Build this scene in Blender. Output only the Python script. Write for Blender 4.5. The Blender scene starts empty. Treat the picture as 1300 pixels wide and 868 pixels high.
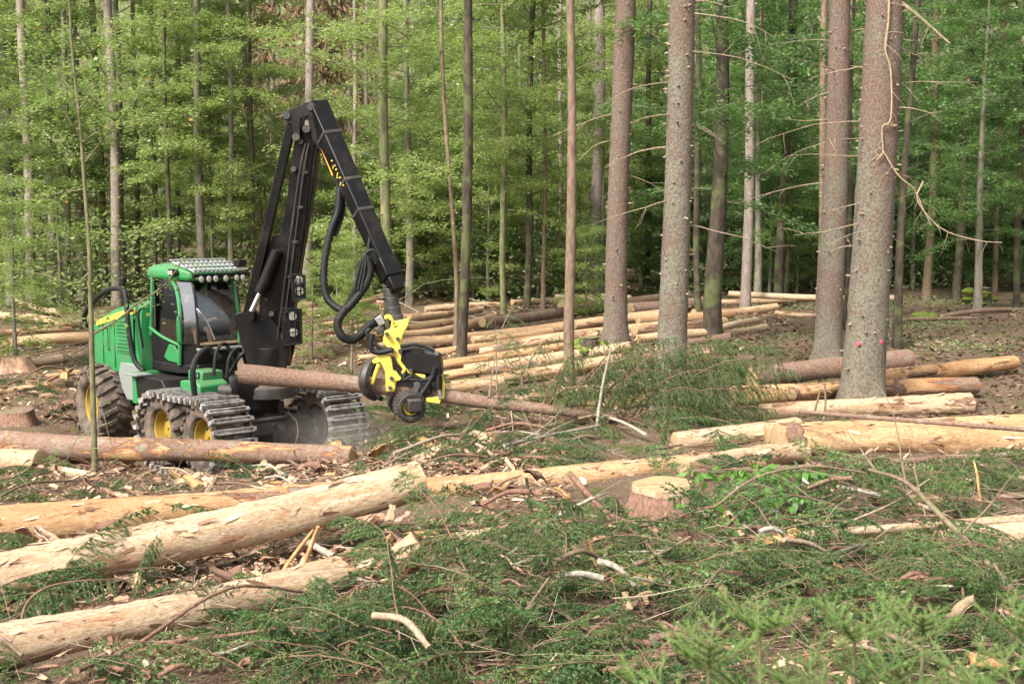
import bpy, bmesh, math, random
import numpy as np
from mathutils import Vector, Matrix

random.seed(11)
rng = np.random.default_rng(11)
R = math.radians
SC = bpy.context.scene
COL = SC.collection

# ------------------------------------------------------------------ camera, sky, sun, exposure
F_PX, CX, CY = 1700.0, 650.0, 434.0          # the photograph is 1300 x 868
CAM_Z, PITCH = 3.3, R(5.34)
cam_data = bpy.data.cameras.new('camera')
cam_data.sensor_width = 36.0
cam_data.lens = 36.0 * F_PX / 1300.0
cam_data.clip_start, cam_data.clip_end = 0.1, 1200.0
cam_data.dof.use_dof = True
cam_data.dof.focus_distance = 21.0
cam_data.dof.aperture_fstop = 5.6
cam = bpy.data.objects.new('camera', cam_data)
COL.objects.link(cam)
cam.location = (0, 0, CAM_Z)
cam.rotation_euler = (R(90) - PITCH, 0, 0)
SC.camera = cam

world = bpy.data.worlds.new('World')
SC.world = world
world.use_nodes = True
SUN_EL, SUN_AZ = R(46), R(218)               # high, soft, from behind the camera and a little left
wn = world.node_tree.nodes
wl = world.node_tree.links
sky = wn.new('ShaderNodeTexSky')
sky.sky_type = 'NISHITA'
sky.sun_disc = False
sky.sun_elevation = SUN_EL
sky.sun_rotation = SUN_AZ
sky.air_density, sky.dust_density, sky.ozone_density = 1.0, 4.0, 1.0
hsv = wn.new('ShaderNodeHueSaturation')       # high thin cloud: nearly colourless light
hsv.inputs['Saturation'].default_value = 0.22
wl.new(sky.outputs[0], hsv.inputs['Color'])
wl.new(hsv.outputs[0], wn['Background'].inputs['Color'])
wn['Background'].inputs['Strength'].default_value = 0.08

sun_data = bpy.data.lights.new('sun', 'SUN')
sun_data.energy = 1.5
sun_data.angle = R(11)
sun_data.color = (1.0, 0.95, 0.87)
sun = bpy.data.objects.new('sun', sun_data)
COL.objects.link(sun)
sdir = Vector((math.sin(SUN_AZ) * math.cos(SUN_EL), math.cos(SUN_AZ) * math.cos(SUN_EL), math.sin(SUN_EL)))
sun.rotation_euler = sdir.to_track_quat('Z', 'Y').to_euler()
sun.location = (0, 0, 60)

SC.view_settings.view_transform = 'Standard'
SC.view_settings.look = 'None'
SC.view_settings.gamma = 1.0
SC.view_settings.exposure = 2.3
SC.view_settings.use_curve_mapping = False
SC.render.engine = 'CYCLES'
SC.cycles.use_denoising = True
SC.cycles.max_bounces = 10
SC.cycles.diffuse_bounces = 6
SC.cycles.transmission_bounces = 6
SC.cycles.transparent_max_bounces = 12
SC.cycles.sample_clamp_direct = 2.0
SC.cycles.sample_clamp_indirect = 2.0

# ------------------------------------------------------------------ pixels to places
CP, SP = math.cos(PITCH), math.sin(PITCH)
def ray(px, py):
    u, v = (px - CX) / F_PX, (CY - py) / F_PX
    d = Vector((u, CP + v * SP, v * CP - SP))
    return d / d.y
def at(px, py, Y):
    d = ray(px, py)
    return Vector((d.x * Y, Y, CAM_Z + d.z * Y))

# ------------------------------------------------------------------ terrain: thin-plate surface through known ground points
_ctl = [(-300,868,10.5),(0,868,10),(330,868,9.8),(650,868,9.5),(1000,868,9.5),(1300,868,9.5),(1600,868,9.5),
 (-250,760,13),(0,760,12.5),(400,740,12.5),(650,740,12.2),(1000,740,12.2),(1300,740,12.2),(1550,740,12.2),
 (-200,690,15.5),(0,690,15),(300,668,15),(600,655,15.2),(850,640,15.3),(1100,650,15),(1300,650,15),(1500,650,15),
 (-150,600,21),(100,600,21.5),(300,603,22.5),(450,590,21),(650,590,19),(850,580,19),(1000,585,18.5),(1200,585,18.5),(1450,585,18.5),
 (235,603,24.3),(325,590,25.3),(405,574,26.2),(140,560,28),(90,562,28),(-120,560,28),
 (550,545,23.5),(700,528,24.5),(800,520,25),(852,516,25),(700,495,28),(600,470,31),(700,432,35),(600,402,41),
 (800,402,41),(900,400,41),(782,440,31),(1090,522,24),(1050,458,29),(1000,480,27),(1150,500,25.5),(1260,500,25.5),
 (1320,470,28),(1140,441,31),(1250,392,42),(1400,400,40),(950,396,43),(985,386,46),
 (50,535,27.5),(30,490,31),(60,450,36),(50,405,46),(-150,440,37),(450,440,34),(420,400,43),(220,440,36),(180,395,47)]
_pts = [at(*c) for c in _ctl]
_xyz = [(p.x, p.y, p.z) for p in _pts]
for X in (-70, -45, -25, -8, 8, 25, 45, 70):
    _xyz += [(X, 62, 0.9 + 0.012 * X), (X, 80, 4.5), (X, 110, 15), (X, 150, 30), (X, 200, 48)]
for X in (-14, -5, 0, 5, 14):
    _xyz += [(X, 5.0, 0.35), (X, 0.0, 1.55), (X, -8.0, 2.4)]
_xyz = np.array(_xyz)
def _U(r2):
    return np.where(r2 > 1e-9, r2 * np.log(r2 + 1e-12), 0.0)
_S = 20.0
_P = _xyz[:, :2] / _S
_n = len(_P)
_K = _U(((_P[:, None] - _P[None]) ** 2).sum(-1)) + np.eye(_n) * 0.004
_A = np.zeros((_n + 3, _n + 3))
_A[:_n, :_n] = _K
_A[:_n, _n] = 1; _A[:_n, _n + 1:] = _P
_A[_n, :_n] = 1; _A[_n + 1:, :_n] = _P.T
_w = np.linalg.solve(_A, np.concatenate([_xyz[:, 2], np.zeros(3)]))
def Gv(x, y):
    x = np.asarray(x, float); y = np.asarray(y, float)
    q = np.stack([x, y], -1) / _S
    out = np.empty(x.shape)
    fx, fo = q.reshape(-1, 2), out.reshape(-1)
    for i in range(0, len(fx), 20000):
        s = fx[i:i + 20000]
        fo[i:i + 20000] = _U(((s[:, None] - _P[None]) ** 2).sum(-1)) @ _w[:_n] + _w[_n] + s @ _w[_n + 1:]
    fo += 0.05 * np.sin(fx[:, 0] * _S * 1.7 + 1.3) * np.sin(fx[:, 1] * _S * 1.3) + 0.03 * np.sin(fx[:, 0] * _S * 4.1) * np.cos(fx[:, 1] * _S * 3.3 + 0.7)
    return fo.reshape(x.shape)
def G(x, y):
    return float(Gv(np.array([x]), np.array([y]))[0])
_Ys = np.concatenate([np.arange(5, 60, 0.15), np.arange(60, 160, 0.8)])
def hit(px, py, h=0.0):
    """the point at height h above the ground that the photograph shows at this pixel"""
    d = ray(px, py)
    f = CAM_Z + d.z * _Ys - h - Gv(d.x * _Ys, _Ys)
    k = np.where(f < 0)[0]
    if len(k) == 0:
        return at(px, py, 90.0)
    k = k[0]
    if k == 0:
        return at(px, py, _Ys[0])
    t = f[k - 1] / (f[k - 1] - f[k])
    return at(px, py, _Ys[k - 1] + t * (_Ys[k] - _Ys[k - 1]))

# the same as a table, for the many small things
_dx = np.linspace(-.46, .46, 93); _py = np.linspace(365, 872, 254)
_dz = np.array([ray(CX, q).z for q in _py])
_TY = np.empty((len(_dx), len(_py)))
for _i, _d in enumerate(_dx):
    _f = CAM_Z + _dz[:, None] * _Ys[None] - Gv(_d * _Ys, _Ys)[None]
    _k = np.argmax(_f < 0, axis=1); _k[(_f >= 0).all(1)] = len(_Ys) - 1; _k = np.maximum(_k, 1)
    _a = np.arange(len(_py)); _f0, _f1 = _f[_a, _k - 1], _f[_a, _k]
    _t = np.clip(_f0 / (_f0 - _f1 + 1e-9), 0, 1)
    _TY[_i] = _Ys[_k - 1] + _t * (_Ys[_k] - _Ys[_k - 1])
def fhit(px, py):
    d = ray(px, py)
    i = min(max((d.x + .46) / .01, 0), 91.999); j = min(max((py - 365) / (507 / 253), 0), 252.999)
    a, b = int(i), int(j); u, v = i - a, j - b
    Y = (_TY[a, b] * (1 - u) + _TY[a + 1, b] * u) * (1 - v) + (_TY[a, b + 1] * (1 - u) + _TY[a + 1, b + 1] * u) * v
    p = at(px, py, min(Y, 50.0))
    if Y > 50: p.z = G(p.x, p.y)
    return p

# ------------------------------------------------------------------ objects and meshes
def tag(o, label=None, cat=None, group=None, kind=None):
    if label: o['label'] = label
    if cat: o['category'] = cat
    if group: o['group'] = group
    if kind: o['kind'] = kind
    return o
def link(name, data, parent=None):
    o = bpy.data.objects.new(name, data)
    COL.objects.link(o)
    if parent is not None: o.parent = parent
    return o
def empty(name, loc=(0, 0, 0), rz=0.0, parent=None):
    o = link(name, None, parent)
    o.empty_display_size = 0.2
    o.location = loc
    o.rotation_euler = (0, 0, rz)
    return o
def wm(o):
    m = o.matrix_basis.copy()
    while o.parent is not None:
        o = o.parent
        m = o.matrix_basis @ m
    return m
def np_mesh(name, V, Fc, mat=None, smooth=False, attr=None):
    """V (n,3); Fc (m,k) all faces with k corners"""
    V = np.asarray(V, np.float32); Fc = np.asarray(Fc, np.int32)
    me = bpy.data.meshes.new(name)
    m, k = Fc.shape
    me.vertices.add(len(V)); me.vertices.foreach_set('co', V.ravel())
    me.loops.add(m * k); me.loops.foreach_set('vertex_index', Fc.ravel())
    me.polygons.add(m)
    me.polygons.foreach_set('loop_start', np.arange(0, m * k, k, dtype=np.int32))
    me.polygons.foreach_set('loop_total', np.full(m, k, np.int32))
    if smooth: me.polygons.foreach_set('use_smooth', np.ones(m, bool))
    if attr is not None:
        a = me.attributes.new('tint', 'FLOAT', 'FACE')
        a.data.foreach_set('value', np.asarray(attr, np.float32))
    me.update(calc_edges=True)
    if mat: me.materials.append(mat)
    return me

class MB:
    """collects shapes, builds ONE mesh object"""
    def __init__(s): s.v = []; s.f = []
    def add(s, vs, fs):
        b = len(s.v)
        s.v += [Vector(v) for v in vs]
        s.f += [tuple(b + i for i in f) for f in fs]
        return s
    def box(s, c, size, m=None):
        x, y, z = [k / 2 for k in size]
        vs = [Vector((sx * x, sy * y, sz * z)) for sx in (-1, 1) for sy in (-1, 1) for sz in (-1, 1)]
        if m is not None: vs = [m @ v for v in vs]
        c = Vector(c)
        return s.add([v + c for v in vs], [(0,1,3,2),(4,6,7,5),(0,4,5,1),(2,3,7,6),(0,2,6,4),(1,5,7,3)])
    def beam(s, a, b, w, h, up=(0, 0, 1), w2=None, h2=None):
        """box-section bar from a to b; w across, h along 'up'"""
        a, b = Vector(a), Vector(b)
        d = (b - a).normalized()
        sd = d.cross(Vector(up)).normalized()
        u = sd.cross(d)
        w2 = w if w2 is None else w2; h2 = h if h2 is None else h2
        vs = []
        for p, ww, hh in ((a, w, h), (b, w2, h2)):
            for i, j in ((-1,-1),(1,-1),(1,1),(-1,1)):
                vs.append(p + sd * ww / 2 * i + u * hh / 2 * j)
        return s.add(vs, [(3,2,1,0),(4,5,6,7),(0,1,5,4),(1,2,6,5),(2,3,7,6),(3,0,4,7)])
    def tube(s, pts, r, n=8, caps=True):
        pts = [Vector(p) for p in pts]
        if not hasattr(r, '__len__'): r = [r] * len(pts)
        rings = []
        t0 = (pts[1] - pts[0]).normalized()
        nrm = t0.orthogonal().normalized()
        for i, p in enumerate(pts):
            t = (pts[min(i + 1, len(pts) - 1)] - pts[max(i - 1, 0)]).normalized()
            nrm = (nrm - t * nrm.dot(t)).normalized()
            bn = t.cross(nrm)
            rings.append([p + (nrm * math.cos(2 * math.pi * k / n) + bn * math.sin(2 * math.pi * k / n)) * r[i] for k in range(n)])
        vs = [v for rr in rings for v in rr]
        fs = [(i * n + k, i * n + (k + 1) % n, (i + 1) * n + (k + 1) % n, (i + 1) * n + k) for i in range(len(pts) - 1) for k in range(n)]
        if caps:
            fs.append(tuple(range(n - 1, -1, -1)))
            fs.append(tuple((len(pts) - 1) * n + k for k in range(n)))
        return s.add(vs, fs)
    def lathe(s, prof, c=(0, 0, 0), m=None, n=24, closed=False):
        """prof (r, h) turned about local z, then m, then moved to c"""
        vs, fs = [], []
        for r, h in prof:
            for k in range(n):
                a = 2 * math.pi * k / n
                vs.append(Vector((r * math.cos(a), r * math.sin(a), h)))
        if m is not None: vs = [m @ v for v in vs]
        c = Vector(c); vs = [v + c for v in vs]
        L = len(prof)
        for i in range(L - 1 + (1 if closed else 0)):
            j = (i + 1) % L
            for k in range(n):
                fs.append((i * n + k, i * n + (k + 1) % n, j * n + (k + 1) % n, j * n + k))
        if not closed:
            fs.append(tuple(range(n - 1, -1, -1))); fs.append(tuple((L - 1) * n + k for k in range(n)))
        return s.add(vs, fs)
    def prism(s, poly, ext):
        """closed outline of 3-D points pushed along vector ext"""
        poly = [Vector(p) for p in poly]; ext = Vector(ext); n = len(poly)
        return s.add(poly + [p + ext for p in poly],
                     [tuple(range(n - 1, -1, -1)), tuple(range(n, 2 * n))] + [(i, (i + 1) % n, n + (i + 1) % n, n + i) for i in range(n)])
    def mesh(s, name, mat=None, sharp=40, inv=None):
        me = bpy.data.meshes.new(name)
        vs = s.v if inv is None else [inv @ v for v in s.v]
        me.from_pydata([tuple(v) for v in vs], [], s.f)
        bm = bmesh.new(); bm.from_mesh(me)
        bmesh.ops.recalc_face_normals(bm, faces=bm.faces)
        bm.to_mesh(me); bm.free()
        if sharp:
            me.polygons.foreach_set('use_smooth', np.ones(len(me.polygons), bool))
            me.set_sharp_from_angle(angle=R(sharp))
        if mat: me.materials.append(mat)
        return me
    def build(s, name, mat, parent=None, world=False, bevel=0.0, sharp=40, seg=2):
        inv = wm(parent).inverted() if (world and parent is not None) else None
        o = link(name, s.mesh(name, mat, sharp, inv), parent)
        if bevel:
            b = o.modifiers.new('bevel', 'BEVEL'); b.width = bevel; b.segments = seg; b.limit_method = 'ANGLE'; b.angle_limit = R(35)
            b.harden_normals = False
        return o
def bez(pts, n=16):
    """smooth curve through points (Catmull-Rom)"""
    P = [Vector(p) for p in pts]
    P = [P[0] * 2 - P[1]] + P + [P[-1] * 2 - P[-2]]
    out = []
    segs = len(P) - 3
    for i in range(segs):
        for k in range(n):
            t = k / n
            a, b, c, d = P[i:i + 4]
            out.append(0.5 * ((2 * b) + (c - a) * t + (2 * a - 5 * b + 4 * c - d) * t * t + (3 * b - a - 3 * c + d) * t ** 3))
    out.append(P[-2])
    return out

# ------------------------------------------------------------------ materials
class N:
    """small node-tree writer"""
    def __init__(s, name):
        s.m = bpy.data.materials.new(name); s.m.use_nodes = True
        s.t = s.m.node_tree; s.b = s.t.nodes['Principled BSDF']; s.out = s.t.nodes['Material Output']
    def n(s, kind, **kw):
        nd = s.t.nodes.new('ShaderNode' + kind)
        for k, v in kw.items():
            if k in nd.inputs.keys(): s.put(nd.inputs[k], v)
            else: setattr(nd, k, v)
        return nd
    def put(s, sock, v):
        if isinstance(v, bpy.types.NodeSocket): s.t.links.new(v, sock)
        elif isinstance(v, (tuple, list)) and len(v) == 3 and sock.type == 'RGBA': sock.default_value = (*v, 1)
        else: sock.default_value = v
    def coords(s, scale=(1, 1, 1), kind='Object'):
        tc = s.n('TexCoord'); mp = s.n('Mapping'); s.put(mp.inputs['Scale'], scale)
        s.t.links.new(tc.outputs[kind], mp.inputs[0])
        oi = s.n('ObjectInfo')
        ad = s.n('VectorMath', operation='ADD')
        mu = s.n('VectorMath', operation='SCALE'); mu.inputs[0].default_value = (37, 61, 23)
        s.t.links.new(oi.outputs['Random'], mu.inputs['Scale'])
        s.t.links.new(mp.outputs[0], ad.inputs[0]); s.t.links.new(mu.outputs[0], ad.inputs[1])
        return ad.outputs[0]
    def noise(s, vec, scale, detail=4, rough=0.6, dist=0.0):
        return s.n('TexNoise', Vector=vec, Scale=scale, Detail=detail, Roughness=rough, Distortion=dist).outputs['Fac']
    def ramp(s, fac, stops):
        r = s.n('ValToRGB'); s.put(r.inputs[0], fac)
        e = r.color_ramp.elements
        while len(e) < len(stops): e.new(0.5)
        for el, (p, c) in zip(e, stops):
            el.position = p; el.color = (*c, 1) if len(c) == 3 else c
        return r.outputs[0]
    def step(s, fac, a, b):
        r = s.n('MapRange', interpolation_type='SMOOTHSTEP'); s.put(r.inputs[0], fac)
        s.put(r.inputs[1], a); s.put(r.inputs[2], b)
        return r.outputs[0]
    def mix(s, fac, a, b, mode='MIX'):
        x = s.n('Mix', data_type='RGBA', blend_type=mode)
        s.put(x.inputs[0], fac); s.put(x.inputs[6], a); s.put(x.inputs[7], b)
        return x.outputs[2]
    def math(s, op, a, b=0.0):
        x = s.n('Math', operation=op); s.put(x.inputs[0], a); s.put(x.inputs[1], b)
        return x.outputs[0]
    def bump(s, h, strength=0.5, dist=0.02):
        x = s.n('Bump', Strength=strength, Distance=dist); s.put(x.inputs['Height'], h)
        s.put(s.b.inputs['Normal'], x.outputs[0])
    def set(s, color=None, rough=None, metal=None, spec=None):
        for k, v in (('Base Color', color), ('Roughness', rough), ('Metallic', metal), ('Specular IOR Level', spec)):
            if v is not None: s.put(s.b.inputs[k], v)
        return s.m
def paint(name, c, rough=0.45, dirt=(0.16, 0.12, 0.08), amount=0.45, metal=0.0, scale=3.0, spec=0.5):
    """painted metal or rubber with dust and scuffs"""
    k = N(name); v = k.coords()
    big = k.noise(v, scale, 6, 0.65); fine = k.noise(v, scale * 12, 4, 0.7)
    mask = k.math('MULTIPLY', k.step(k.math('ADD', k.math('MULTIPLY', big, 0.7), k.math('MULTIPLY', fine, 0.3)), 0.45, 0.72), amount)
    col = k.mix(mask, c, dirt)
    geo = k.n('NewGeometry'); sp = k.n('SeparateXYZ'); k.t.links.new(geo.outputs['Normal'], sp.inputs[0])
    dust = k.math('MULTIPLY', k.step(k.math('ADD', sp.outputs[2], k.math('MULTIPLY', fine, 0.6)), 0.75, 1.35), 0.35 * min(1, amount))
    col = k.mix(dust, col, (0.20, 0.165, 0.115))
    k.bump(fine, 0.12, 0.01)
    return k.set(col, k.math('ADD', rough, k.math('MULTIPLY', mask, 0.5)), metal, spec)
# ------------------------------------------------------------------ shared natural materials
def wood_mat():
    k = N('debarked_wood'); v = k.coords((0.35, 3.0, 3.0)); v1 = k.coords((1, 1, 1))
    oi = k.n('ObjectInfo'); sep = k.n('SeparateColor'); k.put(sep.inputs[0], oi.outputs['Color'])
    bark_amt, warm = sep.outputs[0], sep.outputs[1]
    fib = k.noise(k.coords((0.5, 14, 14)), 2.2, 5, 0.65)
    big = k.noise(v, 1.4, 5, 0.6, 0.6)
    pale = k.mix(k.step(big, 0.3, 0.7), (0.36, 0.265, 0.17), (0.58, 0.485, 0.35))
    orange = k.mix(k.step(big, 0.3, 0.7), (0.36, 0.185, 0.07), (0.50, 0.305, 0.145))
    w = k.mix(warm, pale, orange)
    w = k.mix(k.math('MULTIPLY', k.step(fib, 0.48, 0.70), 0.6), w, (0.28, 0.15, 0.06))
    stain = k.noise(k.coords((0.6, 2.2, 2.2)), 1.7, 6, 0.7, 1.0)
    fz = k.noise(k.coords((9, 22, 22)), 1.5, 8, 0.8)
    mid = k.noise(k.coords((2.2, 5, 5)), 2.0, 6, 0.75, 0.8)
    w = k.mix(k.math('MULTIPLY', k.step(mid, 0.46, 0.62), 0.55), w, k.mix(warm, (0.36, 0.255, 0.16), (0.30, 0.15, 0.055)))
    w = k.mix(k.math('MULTIPLY', k.step(fz, 0.40, 0.58), 1.0), k.mix(0.55, w, (0.22, 0.12, 0.055)), w)
    w = k.mix(k.math('MULTIPLY', k.step(k.noise(k.coords((5, 9, 9)), 3.0, 4, 0.7), 0.60, 0.66), 0.7), w, (0.16, 0.085, 0.045))
    w = k.mix(k.math('MULTIPLY', k.step(stain, 0.53, 0.68), 0.65), w, (0.26, 0.135, 0.06))
    barkn = k.noise(k.coords((0.55, 1.8, 1.8)), 1.5, 7, 0.66, 0.7)
    thr = k.math('SUBTRACT', 0.70, k.math('MULTIPLY', bark_amt, 0.45))
    mask = k.step(barkn, thr, k.math('ADD', thr, 0.03))
    bf = k.noise(v1, 26, 5, 0.7); bl = k.noise(v1, 5, 4, 0.6)
    bark = k.mix(k.step(bf, 0.35, 0.65), (0.13, 0.075, 0.052), (0.235, 0.15, 0.105))
    bark = k.mix(k.math('MULTIPLY', k.step(bl, 0.5, 0.68), 0.45), bark, (0.24, 0.24, 0.185))
    cam = k.step(barkn, k.math('SUBTRACT', thr, 0.03), thr)
    w = k.mix(k.math('MULTIPLY', cam, 0.7), w, (0.30, 0.11, 0.045))
    k.bump(k.math('ADD', k.math('MULTIPLY', mask, 0.6), k.math('ADD', k.math('MULTIPLY', fz, 0.55), k.math('MULTIPLY', bf, 0.35))), 1.0, 0.03)
    return k.set(k.mix(mask, w, bark), 0.8, 0.0, 0.25)
def cut_mat():
    k = N('cut_end_wood'); v = k.coords((1, 1, 1))
    tc = k.n('TexCoord'); ln = k.n('VectorMath', operation='LENGTH')
    sp = k.n('SeparateXYZ'); k.t.links.new(tc.outputs['Object'], sp.inputs[0])
    cb = k.n('CombineXYZ'); k.t.links.new(sp.outputs[1], cb.inputs[1]); k.t.links.new(sp.outputs[2], cb.inputs[2])
    k.t.links.new(cb.outputs[0], ln.inputs[0])
    nz = k.noise(v, 6, 3)
    r = k.math('ADD', ln.outputs['Value'], k.math('MULTIPLY', nz, 0.03))
    rings = k.math('SINE', k.math('MULTIPLY', r, 420.0))
    col = k.mix(k.step(rings, -0.4, 1.0), (0.33, 0.24, 0.135), (0.24, 0.155, 0.075))
    col = k.mix(k.math('MULTIPLY', k.step(k.noise(v, 3, 5), 0.5, 0.7), 0.45), col, (0.42, 0.25, 0.11))
    k.bump(k.noise(k.coords((1, 40, 2)), 5, 3), 0.3, 0.006)
    return k.set(col, 0.8, 0.0, 0.2)
def spruce_bark():
    k = N('spruce_bark'); v = k.coords((1, 1, 0.55)); v1 = k.coords()
    vo = k.n('TexVoronoi', Vector=v, Scale=46.0, feature='F1'); f = k.noise(v1, 30, 5, 0.7)
    oi = k.n('ObjectInfo'); sep = k.n('SeparateColor'); k.put(sep.inputs[0], oi.outputs['Color'])
    col = k.mix(k.step(f, 0.3, 0.7), (0.085, 0.055, 0.042), (0.20, 0.140, 0.108))
    col = k.mix(k.math('MULTIPLY', k.step(vo.outputs['Distance'], 0.45, 0.8), 0.7), col, (0.10, 0.06, 0.045))
    tcz = k.n('TexCoord'); spz = k.n('SeparateXYZ'); k.t.links.new(tcz.outputs['Object'], spz.inputs[0])
    low = k.math('MAXIMUM', k.math('SUBTRACT', 0.10, k.math('MULTIPLY', spz.outputs[2], 0.024)), -0.06)
    big = k.math('ADD', k.noise(v1, 1.1, 3), k.math('MULTIPLY', low, 1.5)); lf = k.noise(v1, 19, 7, 0.75)
    lich = k.step(k.math('ADD', k.math('MULTIPLY', lf, 0.72), k.math('ADD', k.math('MULTIPLY', big, 0.28), k.math('MULTIPLY', k.math('SUBTRACT', sep.outputs[0], 0.5), 0.22))), 0.49, 0.57)
    col = k.mix(k.math('MULTIPLY', lich, 0.6), col, (0.165, 0.182, 0.130))
    k.bump(k.math('ADD', k.math('MULTIPLY', vo.outputs['Distance'], -0.7), k.math('ADD', f, k.math('MULTIPLY', lich, 0.3))), 0.8, 0.02)
    return k.set(col, 0.9, 0.0, 0.15)
def plain_bark(name, a, b, moss=0.0, sc=9):
    k = N(name); v = k.coords((1, 1, 0.35)); v1 = k.coords()
    f = k.noise(v, sc, 6, 0.7)
    col = k.mix(k.step(f, 0.3, 0.7), a, b)
    col = k.mix(k.math('MULTIPLY', k.step(k.noise(v1, 2.2, 5, 0.65), 0.48, 0.62), moss), col, (0.12, 0.155, 0.045))
    k.bump(f, 0.6, 0.02)
    return k.set(col, 0.88, 0.0, 0.2)
def leaf_mat(name, a, b, c=None, trans=0.4, rough=0.42, spec=0.55):
    k = N(name)
    at_ = k.n('Attribute', attribute_name='tint'); oi = k.n('ObjectInfo')
    t = k.math('ADD', k.math('MULTIPLY', at_.outputs['Fac'], 0.75), k.math('MULTIPLY', oi.outputs['Random'], 0.25))
    col = k.mix(t, a, b)
    if name == 'spruce_needle':
        col = k.ramp(at_.outputs['Fac'], [(0.0, (0.026, 0.050, 0.018)), (0.45, (0.055, 0.108, 0.030)), (0.8, (0.112, 0.166, 0.048)), (0.97, (0.155, 0.165, 0.065)), (1.0, (0.20, 0.155, 0.08))])
    if c is not None:
        col = k.mix(k.step(at_.outputs['Fac'], 0.975, 0.985), col, c)
    k.set(col, rough, 0.0, spec)
    tr = k.n('BsdfTranslucent'); k.put(tr.inputs['Color'], k.mix(0.30, col, (0.18, 0.40, 0.06), 'ADD'))
    mx = k.n('MixShader'); mx.inputs[0].default_value = trans
    k.t.links.new(k.b.outputs[0], mx.inputs[1]); k.t.links.new(tr.outputs[0], mx.inputs[2])
    k.t.links.new(mx.outputs[0], k.out.inputs['Surface'])
    return k.m
def tint_mat(name, stops, rough=0.85):
    """flat bits coloured by a per-piece tint"""
    k = N(name); at_ = k.n('Attribute', attribute_name='tint')
    k.n
    return k.set(k.ramp(at_.outputs['Fac'], stops), rough, 0.0, 0.2)
def ground_mat():
    k = N('forest_floor'); v = k.coords((1, 1, 1))
    a = k.noise(v, 1.3, 6, 0.7); b = k.noise(v, 14, 6, 0.75); c = k.noise(v, 55, 4, 0.7)
    col = k.mix(k.step(b, 0.3, 0.7), (0.040, 0.026, 0.016), (0.155, 0.105, 0.068))
    col = k.mix(k.math('MULTIPLY', k.step(c, 0.46, 0.62), 0.75), col, (0.36, 0.255, 0.17))
    pos = k.n('NewGeometry'); sp = k.n('SeparateXYZ'); k.t.links.new(pos.outputs['Position'], sp.inputs[0])
    col = k.mix(k.math('MULTIPLY', k.step(a, 0.52, 0.64), 0.8), col, (0.065, 0.095, 0.02))
    k.bump(k.math('ADD', b, k.math('MULTIPLY', c, 0.5)), 0.9, 0.06)
    return k.set(col, 0.95, 0.0, 0.1)

MAT = dict(
    wood=wood_mat(), cut=cut_mat(), spruce=spruce_bark(),
    beech=plain_bark('smooth_grey_bark', (0.10, 0.085, 0.062), (0.22, 0.195, 0.15), 0.35),
    dark=plain_bark('dark_bark', (0.026, 0.020, 0.014), (0.075, 0.058, 0.042), 0.4),
    pale=plain_bark('pale_spruce_bark', (0.15, 0.115, 0.092), (0.29, 0.235, 0.20), 0.1, 14),
    brown=plain_bark('brown_bark', (0.10, 0.062, 0.042), (0.215, 0.15, 0.105), 0.3, 14),
    olive=plain_bark('olive_bark', (0.075, 0.064, 0.036), (0.18, 0.155, 0.09), 0.3, 14),
    mossy=plain_bark('mossy_bark', (0.085, 0.085, 0.04), (0.20, 0.185, 0.10), 0.6),
    deadwood=plain_bark('dead_branch_wood', (0.17, 0.115, 0.075), (0.36, 0.28, 0.20), 0.15, 30),
    palewood=plain_bark('bare_broken_wood', (0.23, 0.155, 0.09), (0.37, 0.28, 0.175), 0.0, 22),
    splinter=plain_bark('splintered_wood', (0.27, 0.14, 0.055), (0.46, 0.29, 0.135), 0.0, 16),
    twig=plain_bark('reddish_twig_bark', (0.10, 0.050, 0.034), (0.23, 0.135, 0.095), 0.12, 24),
    greytwig=plain_bark('lichen_grey_twig', (0.16, 0.13, 0.10), (0.36, 0.33, 0.27), 0.2, 30),
    moss=plain_bark('moss', (0.06, 0.085, 0.012), (0.17, 0.21, 0.035), 0.3, 20),
    barkslab=plain_bark('bark_inner_side', (0.30, 0.155, 0.10), (0.55, 0.36, 0.25), 0.0, 10),
    ground=ground_mat(),
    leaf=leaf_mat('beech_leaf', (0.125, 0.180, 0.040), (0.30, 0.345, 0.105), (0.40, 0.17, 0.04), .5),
    leaf_shade=leaf_mat('beech_leaf_shade_tone', (0.050, 0.110, 0.030), (0.125, 0.205, 0.048), None, 0.42),  # darker copy of the beech leaf: shade of the right-hand wood put into colour
    leaf_far=leaf_mat('far_leaf', (0.120, 0.170, 0.065), (0.29, 0.335, 0.15), None, 0.45, 0.6, 0.15),
    leaf_big=leaf_mat('sapling_leaf', (0.050, 0.125, 0.02), (0.13, 0.27, 0.04), None, 0.35, 0.22, 0.8),
    needle=leaf_mat('spruce_needle', (0.036, 0.068, 0.022), (0.125, 0.180, 0.050), None, 0.15, 0.5, 0.35),
    needle_young=leaf_mat('young_spruce_needle', (0.065, 0.140, 0.028), (0.155, 0.245, 0.06), None, 0.25, 0.5, 0.35),
    needle_dead=leaf_mat('dead_spruce_twig', (0.12, 0.072, 0.04), (0.24, 0.155, 0.09), None, 0.05, 0.8, 0.1),
    chips=tint_mat('wood_chip', [(0.0, (0.07, 0.035, 0.02)), (0.35, (0.19, 0.10, 0.06)), (0.7, (0.32, 0.20, 0.125)), (0.92, (0.44, 0.30, 0.185)), (1.0, (0.58, 0.46, 0.31))]),
    litter=tint_mat('leaf_litter', [(0.0, (0.035, 0.022, 0.013)), (0.5, (0.095, 0.055, 0.032)), (0.85, (0.17, 0.105, 0.065)), (1.0, (0.24, 0.175, 0.115))]),
    drytwig=tint_mat('dry_twig', [(0.0, (0.10, 0.055, 0.035)), (0.5, (0.24, 0.16, 0.105)), (1.0, (0.44, 0.36, 0.26))]),
)

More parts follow.
